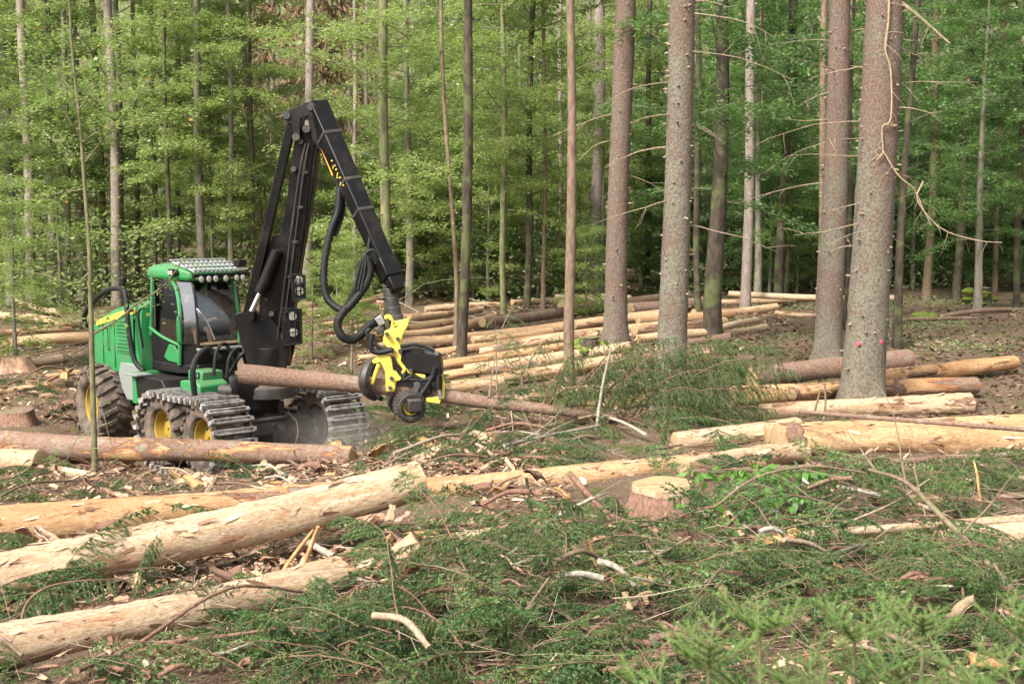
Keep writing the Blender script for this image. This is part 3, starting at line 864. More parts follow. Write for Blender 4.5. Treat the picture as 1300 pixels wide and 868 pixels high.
# ------------------------------------------------------------------ logs and stumps
def log_mesh(L, r0, r1, seed, sides=20, step=.22, bow=0.0, rough=.02, ragged=0.0, mat='wood'):
    """log along local x, origin at its middle; ends left open for the cut faces"""
    rs = np.random.default_rng(seed)
    n = max(8, int(L / step))
    t = np.linspace(0, 1, n + 1)
    x = (t - .5) * L
    ph = rs.uniform(0, 6.28, 5)
    cy = bow * np.sin(math.pi * t) + .012 * np.sin(t * L * 1.1 + ph[0]); cz = .012 * np.sin(t * L * 1.4 + ph[1])
    a = np.arange(sides) * 2 * math.pi / sides
    r = (r0 + (r1 - r0) * t)[:, None] * (1 + .03 * np.sin(2 * a + ph[2])[None] + rough * rs.normal(size=(n + 1, sides)) * .6 + rough * np.sin(3 * a[None] + t[:, None] * L * 2 + ph[3]))
    for _ in range(int(L * 1.6)):                     # knots
        i, k = rs.integers(1, n), rs.integers(0, sides)
        r[i, k] *= 1 + rs.uniform(.04, .12)
    X = np.repeat(x[:, None], sides, 1)
    if ragged:
        X[0] += rs.normal(size=sides) * ragged; X[-1] += rs.normal(size=sides) * ragged
    V = np.stack([X, cy[:, None] + r * np.cos(a)[None], cz[:, None] + r * np.sin(a)[None]], -1).reshape(-1, 3)
    i = np.arange(n)[:, None] * sides; k = np.arange(sides)[None]
    Fq = np.stack([i + k, i + (k + 1) % sides, i + sides + (k + 1) % sides, i + sides + k], -1).reshape(-1, 4)
    ends = [V[:sides], V[-sides:]]
    return V, Fq, ends
def cut_face(ring, sgn):
    c = ring.mean(0); mb = MB(); n = len(ring)
    rings = [ring, c + (ring - c) * .96 + [sgn * .004, 0, 0], c + (ring - c) * .5 + [sgn * .006, 0, 0]]
    vs = [v for rr in rings for v in rr] + [c + [sgn * .006, 0, 0]]
    fs = []
    for j in range(2):
        for k in range(n): fs.append((j * n + k, j * n + (k + 1) % n, (j + 1) * n + (k + 1) % n, (j + 1) * n + k))
    for k in range(n): fs.append((2 * n + k, 2 * n + (k + 1) % n, 3 * n))
    mb.add(vs, fs)
    return mb
LOGS = []
def torn(o, V, L, seed, bark, warm):
    """frayed fibres and bark strips standing off a peeled log"""
    rs = np.random.default_rng(seed + 4000)
    n = int(34 * L); i = rs.integers(30, len(V) - 30, n); c = V[i]
    rad = unit(c * [0, 1, 1]); tan = np.cross(rad, [1.0, 0, 0]); sg = np.where(rs.random((n, 1)) < .5, 1, -1)
    ln = np.exp(rs.uniform(math.log(.03), math.log(.22), n))[:, None]; w = ln * rs.uniform(.08, .3, (n, 1)) * .5 + .003
    d = np.array([1.0, 0, 0]) * sg + tan * rs.normal(size=(n, 1)) * .25
    lift = rs.uniform(.0, .045, (n, 1)) ** 1.0
    p0 = c + rad * .003; p1 = c + d * ln * .5 + rad * (.005 + lift * .3); p2 = c + d * ln + rad * (.004 + lift)
    Vv = np.stack([p0 - tan * w, p0 + tan * w, p1 + tan * w, p1 - tan * w, p2 + tan * w * .3, p2 - tan * w * .3], 1).reshape(-1, 3)
    b = (np.arange(n) * 6)[:, None]
    Fc = np.concatenate([b + [[0, 1, 2, 3]], b + [[3, 2, 4, 5]]], 1).reshape(-1, 4)
    t = np.clip(np.where(rs.random(n) < .22 + bark * .5, rs.uniform(.1, .5, n), rs.uniform(.75, 1.0, n)), 0, 1)
    link('torn_fibres', np_mesh('torn_fibres', Vv, Fc, MAT['chips'], False, np.repeat(t, 2)), o)['kind'] = 'stuff'
def log(x1, y1, t1, x2, y2, t2, label, group=None, bark=.15, warm=.3, lift=(0, 0), bow=0.0, name='log', cat='log', seed=None, mat='wood', ragged=0.0, Y=None, cut='cut', splint=0):
    """centre line by its two ends in the photograph, resting on the ground (plus lift); t = thickness in pixels"""
    if Y is None:
        P = []
        for (x, y, t, l) in ((x1, y1, t1, lift[0]), (x2, y2, t2, lift[1])):
            r = .15
            for _ in range(4):
                p = hit(x, y, r * .85 + l); r = t / 2 / F_PX * p.y
            P.append((p, r))
    else:
        P = [(at(x1, y1, Y[0]), t1 / 2 / F_PX * Y[0]), (at(x2, y2, Y[1]), t2 / 2 / F_PX * Y[1])]
    (p0, r0), (p1, r1) = P
    L = (p1 - p0).length
    seed = seed if seed is not None else len(LOGS) + 1
    near = p0.y < 24
    V, Fq, ends = log_mesh(L, r0, r1, seed, 28 if near else 14, .10 if near else .35, bow, .045 if near else .025, ragged)
    o = link(name, np_mesh(name, V, Fq, MAT[mat], True))
    rot = (p1 - p0).to_track_quat('X', 'Z').to_matrix().to_4x4() @ Matrix.Rotation((seed * 1.7) % 6.28, 4, 'X')
    o.matrix_basis = Matrix.Translation((p0 + p1) / 2) @ rot
    o.color = (bark, warm, 0, 1)
    tag(o, label, cat, group)
    if near and mat == 'wood' and r0 > .08: torn(o, V, L, seed, bark, warm)
    for e, s in zip(ends, (-1, 1)):
        c = cut_face(e, s).build('cut_end', MAT[cut], o, sharp=60)
    LOGS.append((o, p0, p1, r0, r1))
    return o
# the large peeled logs nearest the camera
log(-80, 672, 55, 965, 583, 27, 'longest peeled pale log, lying behind the raised log and reaching the big cut stump', None, .26, .75, (.04, .02), .05, seed=3)
log(-60, 746, 62, 534, 611, 50, 'thick cream peeled log with one raised end crossing in front of the longest log', None, .18, .1, (.05, .50), -.02, seed=8)
log(-60, 834, 62, 432, 727, 44, 'pale peeled log half buried in green brash below the raised log', None, .2, .1, (.05, .0), .03, seed=14)
log(-60, 560, 37, 448, 577, 25, 'reddish barked log lying right in front of the harvester tracks', None, .50, .75, (0, 0), .03, seed=21)
log(-40, 582, 30, 51, 587, 29, 'short pale log with a clean cut end in front of the barked log', None, .05, .35, seed=24, Y=(21.6, 20.9))
log(48, 592, 14, 120, 606, 12, 'thin split peeled piece leaning out past the short pale log', None, .05, .1, seed=25, ragged=.05)
# right of the middle
log(984, 557, 39, 1360, 562, 40, 'smooth orange peeled log with a bark collar at its cut end', None, .12, .75, Y=(19.2, 19.9), seed=31)
log(972, 551, 27, 1360, 536, 24, 'orange peeled log tucked behind the one with the bark collar', None, .10, .8, Y=(20.1, 20.6), seed=32)
log(857, 560, 24, 1012, 545, 32, 'weathered beige log running under the two orange logs', None, .25, .2, seed=33)
log(868, 592, 24, 1018, 574, 30, 'beige log with a bark-covered end under the orange log', None, .3, .3, seed=34)
log(965, 524, 22, 1232, 511, 27, 'round grey-beige log at the bottom of the stack beside the thickest spruce', None, .3, .15, seed=35)
log(930, 502, 27, 1240, 489, 22, 'orange log with torn red bark at its end, second in the stack', None, .45, .8, (.1, .1), seed=36)
log(1005, 500, 15, 1186, 469, 14, 'slim orange log lying slanted on top of the stack', None, .5, .85, (.3, .3), seed=37)
log(1105, 482, 25, 1287, 460, 19, 'bright orange log sticking out past the others with frayed end', None, .42, .9, (.05, .1), seed=38, ragged=.06)
log(955, 480, 27, 1152, 456, 28, 'fully barked grey-pink log at the back of the stack by the spruce', None, .95, .3, seed=39)
log(960, 683, 11, 1350, 655, 13, 'slim peeled pole lying across the brash in front of the cut stump disc', None, .15, .1, (.05, .1), seed=40)
log(1188, 684, 26, 1360, 676, 34, 'stout peeled log end under the slim pole', None, .15, .25, seed=41)
log(1240, 633, 10, 1330, 627, 10, 'thin brown barked pole behind the stump disc', None, .95, .3, seed=42)
log(1014, 523, 5.5, 1330, 547, 6.5, 'thin brown pole lying across the top of the orange logs', None, .95, .4, (.62, .62), seed=43, Y=(18.9, 17.6), name='pole', cat='pole')
log(880, 600, 8, 1300, 577, 7, 'thin red-brown pole under the smooth orange log', None, .9, .5, (.08, .1), seed=44, name='pole', cat='pole')
# torn bark left round the end of the smooth orange log
_o, _p0, _p1, _r0, _r1 = [q for q in LOGS if 'bark collar' in q[0]['label']][0]
_L = (_p1 - _p0).length; rs = random.Random(3); _V = []
for j in range(4):
    for q in range(28):
        a_ = 2 * math.pi * q / 28; x_ = -_L / 2 + .10 + j * .085 + (rs.gauss(0, .035) if j in (0, 3) else 0)
        rr_ = _r0 * (1.07 + rs.gauss(0, .012)); _V.append((x_, rr_ * math.cos(a_), rr_ * math.sin(a_)))
link('bark_collar', np_mesh('bark_collar', _V, [(j * 28 + q, j * 28 + (q + 1) % 28, (j + 1) * 28 + (q + 1) % 28, (j + 1) * 28 + q) for j in range(3) for q in range(28)], MAT['twig'], True), _o)
# the log piles across the clearing: x1 y1 t1 x2 y2 t2 bark warm lift label
PILE = 'logs laid in rows across the clearing'
rows = [
 (500,428,13,626,403,11,.15,.5,.2,'peeled log with a dark broken end, ending at the grey barked log'),
 (612,410,12,872,376,15,.95,.2,.25,'long grey-brown barked log on top of the rear row'),
 (500,440,15,845,399,16,.10,.45,.1,'longest pale peeled log in the middle of the rows'),
 (500,456,11,840,413,12,.15,.5,.05,'slim orange-beige log below the longest pale one'),
 (540,466,13,720,437,13,.2,.8,0,'bright orange peeled log low in the rows left of the thin dead spruce'),
 (590,470,15,800,440,14,.3,.3,0,'beige log with bark shreds behind the thin dead spruce'),
 (570,492,18,760,462,20,.12,.4,0,'thick pale log at the front of the rows, foot of the dark trunk'),
 (560,512,14,850,486,17,.25,.3,0,'flaky beige log behind the held tree'),
 (600,526,14,840,506,16,.15,.55,0,'front orange-pale log lying just behind the held tree'),
 (520,405,9,612,392,9,.3,.3,.1,'small beige log behind the broken dark log end'),
 (705,378,11,800,380,11,.05,.0,.35,'white smooth log lying on the rear stack, dark at one end'),
 (728,391,12,880,388,14,.2,.5,.1,'tan log under the white smooth log'),
 (800,392,16,908,384,17,.9,.2,.2,'thick barked log with a dark end behind the lichen-grey spruce'),
 (810,406,14,930,398,12,.1,.6,.2,'orange-tan log between the two straight spruces'),
 (805,419,14,920,410,14,.3,.4,.05,'tan log in front of the orange one between the straight spruces'),
 (835,440,12,925,428,12,.8,.3,0,'dark barked log low behind the crooked beech'),
 (845,452,14,905,446,14,.5,.3,0,'short brown log lowest behind the lichen-grey spruce'),
 (880,398,11,985,390,11,.2,.4,.05,'tan log leading to the pale scarred spruce'),
 (925,373,8,1145,379,8,.05,.0,.35,'long white far log crossing behind the dark leaning beech'),
 (900,384,8,1010,381,8,.1,.2,.1,'pale log under the long white far log'),
 (985,397,6,1075,401,7,.4,.2,0,'greyish pole on the litter behind the medium spruce'),
 (913,417,8,960,406,8,.1,.1,.1,'short white pole propped right of the crooked beech'),
 (918,424,9,972,415,9,.1,.15,.02,'second short pale pole beneath the propped one'),
 (362,392,14,396,389,14,.4,.3,.1,'log with its round end showing right behind the boom'),
 (392,397,10,486,377,10,.15,.3,.1,'peeled log seen through the crane bend, behind the hose'),
 (410,413,9,560,399,9,.25,.4,0,'slim tan log behind the hose loop'),
 (440,432,10,520,420,11,.15,.6,0,'short orange log ending behind the yellow head frame'),
 (455,455,8,510,447,8,.2,.4,0,'small tan log half hidden behind the harvester head'),
 (-30,441,12,122,429,15,.12,.5,.05,'orange-tan log beyond the stumps, ending near the engine hood'),
 (-20,469,10,78,455,12,.0,.15,0,'pale flat-sawn log with a bright face in the left clearing'),
 (-20,398,9,78,409,10,.3,.2,.1,'grey-tan log slanting in the far left rows'),
 (18,380,7,76,396,8,.3,.3,.15,'thin fallen stem slanting down beyond the left rows'),
 (40,420,9,128,409,9,.4,.2,0,'dull brown-tan log at the back of the left rows'),
 (60,478,7,118,470,7,.2,.5,0,'splintered orange piece close to the rear wheel'),
 (1110,349,6,1140,347,6,.2,.4,0,'small cut block far right behind the thickest spruce'),
 (1195,402,6,1320,393,5,.7,.1,0,'grey fallen stem on the litter below the mossy stump'),
 (1100,406,5,1240,404,4,.8,.2,0,'thin dark fallen stem on the litter slope'),
 (505,418,9,590,408,10,.3,.4,.15,'slim beige log above the longest pale one, left of the dark trunk'),
 (600,432,10,700,420,10,.2,.6,.2,'short orange log lying on the longest pale one right of the dark trunk'),
 (610,448,12,760,424,12,.45,.3,.1,'bark-flecked log behind the thin dead spruce'),
 (640,478,13,790,456,14,.2,.4,.15,'pale log crossing behind the foot of the thin dead spruce'),
 (560,478,12,660,468,12,.3,.6,.1,'orange-tan log end poking out left of the thick pale log'),
 (650,510,13,800,492,13,.3,.3,.12,'beige log lying on the flaky one behind the held tree'),
 (620,540,12,760,532,12,.4,.3,0,'brownish log low under the held tree'),
 (730,412,11,835,402,11,.2,.5,.25,'tan log resting on the rear rows left of the lichen-grey spruce'),
 (810,430,12,905,422,12,.35,.4,.1,'tan log lowest but one between the straight spruces'),
 (540,393,8,640,387,8,.4,.2,.05,'dull log at the very back of the rows'),
 (650,384,8,735,380,8,.3,.2,.1,'dull beige log behind the short orange-faced log'),
 (470,443,10,545,432,10,.25,.5,.08,'short tan log just right of the yellow head frame'),
 (400,425,9,470,414,9,.4,.4,0,'brown-tan log between the hose loops'),
 (-20,425,9,90,418,9,.35,.3,0,'dull tan log just behind the orange-tan one beyond the stumps'),
 (-10,500,8,60,490,8,.4,.4,0,'small barked piece lying between the left stumps'),
]
for i, (x1, y1, t1, x2, y2, t2, bk, wmn, lf, lab) in enumerate(rows):
    log(x1, y1, t1, x2, y2, t2, lab, PILE, bk, wmn, (lf, lf), ((i * 37) % 7 - 3) * .03, seed=60 + i, ragged=.04 if i % 3 == 0 else .0)

# stumps: body with root flare, pale cut top as a part, moss where the photo shows it
def stump(px, py, wpx, hgt, label, body='brown', top='cut', tilt=(0, 0), squash=1.0, seed=1, moss=False, cap=0.0):
    b = hit(px, py, hgt)
    r = wpx / 2 / F_PX * b.y
    rs = np.random.default_rng(seed); n = 30
    a = np.arange(n) * 2 * math.pi / n
    prof = [(1.5, -.25), (1.28, hgt * .12), (1.1, hgt * .45), (1.02, hgt * .8), (1.0, hgt - cap)]
    if cap: prof += [(1.0, hgt - .01), (.985, hgt)]
    lob = .07 * np.sin(a * 3 + rs.uniform(0, 6)) + .04 * np.sin(a * 5 + rs.uniform(0, 6))
    V = []
    for f, z in prof:
        w = 1 + lob * (1 + 2.2 * max(0, f - 1))
        rr = r * f * w * (1 + rs.normal(size=n) * .015)
        zz = z + (tilt[0] * np.cos(a) + tilt[1] * np.sin(a)) * rr * (z / hgt if hgt else 0)
        V.append(np.stack([rr * np.cos(a), rr * np.sin(a) * squash, zz], -1))
    o = empty('stump', (b.x, b.y, b.z - hgt)); tag(o, label, 'stump')
    nb = len(prof) - (2 if cap else 0)
    def rings(lst, name, mat):
        vv = np.concatenate(lst); i = np.arange(len(lst) - 1)[:, None] * n; k = np.arange(n)[None]
        return link(name, np_mesh(name, vv, np.stack([i + k, i + (k + 1) % n, i + n + (k + 1) % n, i + n + k], -1).reshape(-1, 4), mat, True), o)
    rings(V[:nb], 'bark', MAT[body])
    if cap: rings(V[nb - 1:], 'bare_rim', MAT['palewood'])
    ring = V[-1]; c = ring.mean(0)
    vs = [tuple(v) for v in ring] + [tuple(c + (v - c) * .5 + [0, 0, .006]) for v in ring] + [tuple(c + [0, 0, .008])]
    fs = [(k, (k + 1) % n, n + (k + 1) % n, n + k) for k in range(n)] + [(n + k, n + (k + 1) % n, 2 * n) for k in range(n)]
    MB().add(vs, fs).build('cut_top', MAT[top], o, sharp=60)
    if moss:
        for q in range(9):
            aa = rs.uniform(0, 6.28); rr = r * rs.uniform(.9, 1.7); zz = rs.uniform(.0, hgt * .75)
            m = Matrix.Diagonal((rs.uniform(.12, .3), rs.uniform(.12, .3), rs.uniform(.06, .16)))
            MB().lathe([(.05, -1), (.75, -.65), (1, 0), (.8, .55), (.35, .9), (.05, 1)], (rr * math.cos(aa), rr * math.sin(aa), zz), m.to_3x3(), 10).build('moss_cushion', MAT['moss'], o)
    return o
stump(842, 614, 74, .36, 'big fresh stump with a wide pale cut top and pale notched rim', 'twig', 'cut', (.0, .10), .95, 5, cap=.16)
stump(1170, 631, 50, .2, 'low stump showing only a pale oval disc among the brash', 'twig', 'cut', (0, .12), .9, 6, cap=.04)
stump(20, 521, 46, .30, 'brown wide stump with flat reddish top left of the rear wheel', 'twig', 'brown', (.06, .05), 1, 7)
stump(20, 452, 34, .35, 'small pale-topped stump among the far left logs', 'barkslab', 'cut', (0, 0), 1, 8)
stump(1248, 365, 20, .55, 'old stump overgrown with moss on the litter slope', 'dark', 'barkslab', (0, 0), 1, 9, True)
stump(748, 428, 24, .4, 'dark mossy stump at the foot of the bare pink-brown spruce', 'dark', 'mossy', (0, 0), 1, 10, True)
stump(1062, 404, 16, .3, 'small stump between the two large spruce trunks', 'dark', 'cut', (0, 0), 1, 11)
stump(1172, 400, 22, .12, 'low green moss mound over an old stump on the litter', 'moss', 'moss', (0, 0), 1, 12, True)
# a sawn block with an orange face behind the rows and a short block in the brash
o = log(716, 390, 22, 742, 386, 20, 'thick short log with a broad orange cut face under the white log', None, .4, .8, (.1, .1), seed=130)
o = log(505, 712, 36, 533, 690, 34, 'short upright sawn block poking from the brash by the raised log', None, .1, .1, (.1, .25), seed=131)
o = log(400, 742, 26, 520, 706, 28, 'half buried peeled piece behind the hanging spruce bough', None, .2, .3, (-.1, -.05), seed=132)
o = log(545, 690, 20, 650, 672, 16, 'short peeled split piece in the chips beside the longest log', None, .2, .2, (-.05, -.05), seed=133, ragged=.06)
# ------------------------------------------------------------------ the forest harvester
def glass_mat():
    k = N('cab_glass')
    gl = k.n('BsdfGlossy', Roughness=.02); gl.inputs['Color'].default_value = (.9, .93, .95, 1)
    tr = k.n('BsdfTransparent'); tr.inputs['Color'].default_value = (.90, .93, .91, 1)
    fr = k.n('Fresnel', IOR=2.1)
    mx = k.n('MixShader'); k.t.links.new(fr.outputs[0], mx.inputs[0])
    k.t.links.new(tr.outputs[0], mx.inputs[1]); k.t.links.new(gl.outputs[0], mx.inputs[2])
    k.t.links.new(mx.outputs[0], k.out.inputs['Surface'])
    return k.m
def tyre_mat():
    k = N('muddy_tyre'); v = k.coords()
    b = k.noise(v, 4, 5, .65); f = k.noise(v, 40, 4, .7)
    col = k.mix(k.step(b, .35, .65), (.055, .045, .038), (.155, .115, .085))
    k.bump(f, .5, .01)
    return k.set(col, .9, 0, .2)
def track_mat():
    k = N('worn_track_steel'); v = k.coords()
    b = k.noise(v, 6, 5, .7)
    col = k.mix(k.step(b, .4, .65), (.50, .48, .46), (.20, .15, .115))
    k.bump(k.noise(v, 50, 3), .3, .005)
    return k.set(col, k.math('ADD', .42, k.math('MULTIPLY', b, .3)), .6)
def boom_mat():
    k = N('boom_black'); v = k.coords(); v2 = k.coords((1, 1, .25))
    big = k.noise(v, 2.0, 6, .65); fine = k.noise(v, 24, 4, .7); scr = k.noise(v2, 9, 7, .8, .4)
    mask = k.math('MULTIPLY', k.step(k.math('ADD', k.math('MULTIPLY', big, .7), k.math('MULTIPLY', fine, .3)), .48, .7), .4)
    col = k.mix(mask, (.0045, .0040, .0038), (.045, .034, .026))
    col = k.mix(k.math('MULTIPLY', k.step(scr, .66, .70), .8), col, (.16, .15, .14))
    k.bump(fine, .12, .01)
    return k.set(col, k.math('ADD', .40, k.math('MULTIPLY', mask, .5)), 0.0, .22)
GREEN = paint('green_paint', (.014, .175, .048), .42, (.085, .075, .05), .75)
YELLOW = paint('yellow_paint', (.60, .47, .055), .45, (.11, .085, .05), .95)
RIMY = paint('yellow_rim', (.28, .18, .015), .6, (.09, .065, .04), 1.0)
BLACK = paint('black_paint', (.006, .0055, .0055), .45, (.05, .038, .03), .22, spec=.25)
BOOM = boom_mat()
IRON = paint('dirty_iron', (.022, .020, .019), .5, (.10, .075, .055), .65)
RUBBER = paint('black_rubber', (.008, .008, .008), .55, (.06, .05, .042), .3, spec=.25)
STEEL = paint('bright_steel', (.55, .55, .55), .25, (.2, .17, .13), .25, .9)
GREYP = paint('grey_panel', (.17, .19, .17), .5, (.2, .17, .12), .5)
ORANGE = paint('orange_trim', (.75, .27, .02), .4, (.2, .14, .06), .2)
TYRE, TRACK, GLASS = tyre_mat(), track_mat(), glass_mat()
LENS = N('lamp_lens').set((.34, .32, .26), .15)
UPHOL = N('seat_cloth').set((.03, .03, .034), .8)

FYAW, RYAW = R(43), R(38)
d0 = ray(320, 585); OX, OY = d0.x * 25.3, 25.3
OZ = at(325, 588, 25.3).z
HV = empty('forest_harvester', (OX, OY, OZ), -(math.pi / 2 - FYAW))      # local x = driving direction
tag(HV, 'green and black forest harvester with yellow wheels, tracked front and raised crane', 'harvester')
MW = wm(HV)
def Lc(p): return MW.inverted() @ Vector(p)
JX = -1.9
RM = Matrix.Translation((JX, 0, 0)) @ Matrix.Rotation(RYAW - FYAW, 4, 'Z')    # rear frame turned at the joint
def RL(x, y, z): return RM @ Vector((x, y, z))
RM3 = RM.to_3x3()
XM = Matrix.Rotation(R(-90), 3, 'X')                                      # lathe axis -> y

def wheel(c, r, w, rot, lugs, name='wheel'):
    e = empty(name, c, 0, HV)
    e.rotation_euler = rot.to_euler() if rot is not None else (0, 0, 0)
    h = w / 2
    t = MB().lathe([(r * .56, -h * .72), (r * .62, -h * .9), (r * .8, -h), (r * .93, -h * .93), (r * .965, -h * .7), (r * .975, 0), (r * .965, h * .7), (r * .93, h * .93), (r * .8, h), (r * .62, h * .9), (r * .56, h * .72)], m=XM, n=40, closed=True)
    for s in (-1, 1):
        for k in range(lugs):
            a = 2 * math.pi * (k + (.5 if s > 0 else 0)) / lugs
            P = []
            for (yy, da, rr) in ((.0, .0, 1.0), (s * h * .55, -.10, 1.0), (s * h * .98, -.20, .955), (s * h * 1.03, -.22, .84)):
                aa = a + da
                P.append(Vector((math.cos(aa) * r * rr, yy, math.sin(aa) * r * rr)))
            for i in range(3):
                t.beam(P[i], P[i + 1], .075 * r / .68, .06, up=(math.cos(a), 0, math.sin(a)))
    t.build('tyre', TYRE, e, bevel=.008, seg=1)
    m = MB().lathe([(r * .57, -h * .75), (r * .58, -h * .66), (r * .53, -h * .60), (r * .49, -h * .06), (r * .30, -h * .02), (r * .24, -h * .30), (r * .05, -h * .34), (r * .05, h * .34), (r * .24, h * .30), (r * .30, h * .02), (r * .49, h * .06), (r * .53, h * .6), (r * .58, h * .66), (r * .57, h * .75)], m=XM, n=36, closed=True)
    m.build('rim', RIMY, e)
    bt = MB()
    for s in (-1, 1):
        for k in range(10):
            a = 2 * math.pi * k / 10
            bt.lathe([(.02, -.02), (.02, .02)], (math.cos(a) * r * .37, s * h * .07, math.sin(a) * r * .37), XM, 6)
    bt.build('wheel_bolts', IRON, e)['kind'] = 'stuff'
    inn = -1 if c[1] > 0 else 1
    MB().lathe([(r * .55, -.02), (r * .55, .02)], (0, inn * h * .80, 0), XM, 24).build('inner_disc', IRON, e)  # dark disc closing the inner side of the rim
    return e
BY, BX, WR = 1.24, .74, .66
for s in (-1, 1):
    wheel(RL(-2.25, s * 1.13, .80), .80, .68, RM3, 20, 'rear_wheel')
    for sx in (-1, 1):
        wheel((sx * BX, s * BY, WR + .06), WR, .62, None, 18, 'front_wheel')
    # steel track band round the two bogie wheels
    tr = MB()
    Rt = WR + .045
    per = 4 * BX + 2 * math.pi * Rt
    def tpos(u):
        u = u % per
        if u < 2 * BX: return (-BX + u, WR + .06 + Rt - .02 * math.sin(math.pi * u / (2 * BX)) * 1.6, 0.0)
        u -= 2 * BX
        if u < math.pi * Rt:
            a = u / Rt; return (BX + Rt * math.sin(a), WR + .06 + Rt * math.cos(a), a)
        u -= math.pi * Rt
        if u < 2 * BX: return (BX - u, WR + .06 - Rt, math.pi)
        u -= 2 * BX
        a = u / Rt; return (-BX - Rt * math.sin(a), WR + .06 - Rt * math.cos(a), math.pi + a)
    npl = 38
    root = MB()
    for q in (-1, 1):                                           # side chains
        for i in range(npl * 2):
            x0, z0, a0 = tpos(per * i / (npl * 2)); x1, z1, a1 = tpos(per * (i + 1) / (npl * 2))
            root.beam((x0, s * BY + q * .36, z0), (x1, s * BY + q * .36, z1), .035 if i % 2 else .055, .06, up=(math.sin(a0), 0, math.cos(a0)))
    track = root.build('track', IRON, HV); track['kind'] = 'stuff'
    # one plate shape: two raised bars on a plate, shared by all plates
    pl = MB()
    pl.box((0, 0, .012), (.105, .78, .022)); pl.box((-.036, 0, .04), (.022, .76, .05)); pl.box((.036, 0, .04), (.022, .76, .05))
    for q in (-1, 1):
        pl.box((0, q * .40, .0), (.07, .07, .11))
    if s == -1: PLATE = pl.mesh('track_plate', TRACK, 30)
    for i in range(npl):
        x, z, a = tpos(per * (i + .25) / npl)
        o = link('track_plate', PLATE, track)
        o.matrix_basis = Matrix.Translation((x, s * BY, z)) @ Matrix.Rotation(a, 4, 'Y')

# frames
def part(name, mb, mat, bevel=.0, parent=None, sharp=40): return mb.build(name, mat, parent or HV, bevel=bevel, sharp=sharp)
m = MB(); m.box((-.85, 0, 1.12), (2.3, .95, .62)); m.box((.2, 0, .78), (1.1, 1.7, .28)); m.box((-1.6, 0, 1.25), (.9, 1.5, .5))
m.box((.45, -.1, 1.0), (.5, .8, .5))
part('front_frame', m, IRON, .03)
for s in (-1, 1):
    part('bogie_beam', MB().prism([(-1.0, s * .82, .62), (-.9, s * .82, .82), (-.25, s * .82, .98), (.25, s * .82, .98), (.9, s * .82, .82), (1.0, s * .82, .62), (.9, s * .82, .52), (-.9, s * .82, .52)], (0, s * .14, 0)), IRON, .02)
m = MB(); m.add([RL(*p) for p in [(-.1, -.45, .75), (-.1, .45, .75), (-.1, .45, 1.35), (-.1, -.45, 1.35), (-3.3, -.6, .8), (-3.3, .6, .8), (-3.3, .6, 1.35), (-3.3, -.6, 1.35)]], [(0, 1, 2, 3), (4, 7, 6, 5), (0, 4, 5, 1), (1, 5, 6, 2), (2, 6, 7, 3), (3, 7, 4, 0)])
part('rear_frame', m, IRON, .02)
m = MB(); m.tube([RL(-2.25, -1.0, .8), RL(-2.25, 1.0, .8)], .17, 14)
part('rear_axle', m, IRON)

# engine hood: rounded sloping shell
def hood_sec(x, w, z0, z1, crown=.10, n=6):
    pts = [(x, -w, z0), (x, -w * 1.03, (z0 + z1) * .5), (x, -w, z1 - .22)]
    for i in range(n + 1):
        a = math.pi * i / n
        pts.append((x, -w * .97 * math.cos(a) * (1 - .0) if i not in (0, n) else (-w * .97 if i == 0 else w * .97), z1 - .12 + (crown + .02) * math.sin(a) ** .6))
    pts += [(x, w, z1 - .22), (x, w * 1.03, (z0 + z1) * .5), (x, w, z0)]
    return [RL(*p) for p in pts]
secs = [hood_sec(-.55, .95, 1.55, 3.02), hood_sec(-1.2, 1.02, 1.5, 3.0), hood_sec(-2.0, 1.04, 1.55, 2.86), hood_sec(-2.8, 1.02, 1.62, 2.64), hood_sec(-3.35, .97, 1.6, 2.44), hood_sec(-3.58, .86, 1.6, 2.28)]
n = len(secs[0]); mb = MB()
fs = [(i * n + k, i * n + k + 1, (i + 1) * n + k + 1, (i + 1) * n + k) for i in range(len(secs) - 1) for k in range(n - 1)]
fs += [tuple(range(n)), tuple((len(secs) - 1) * n + k for k in range(n - 1, -1, -1))]
mb.add([p for sct in secs for p in sct], fs)
hood = part('engine_hood', mb, GREEN, .0, sharp=50)
DARKG = paint('dark_green_louvre', (.010, .13, .035), .5, (.12, .11, .06), .3)
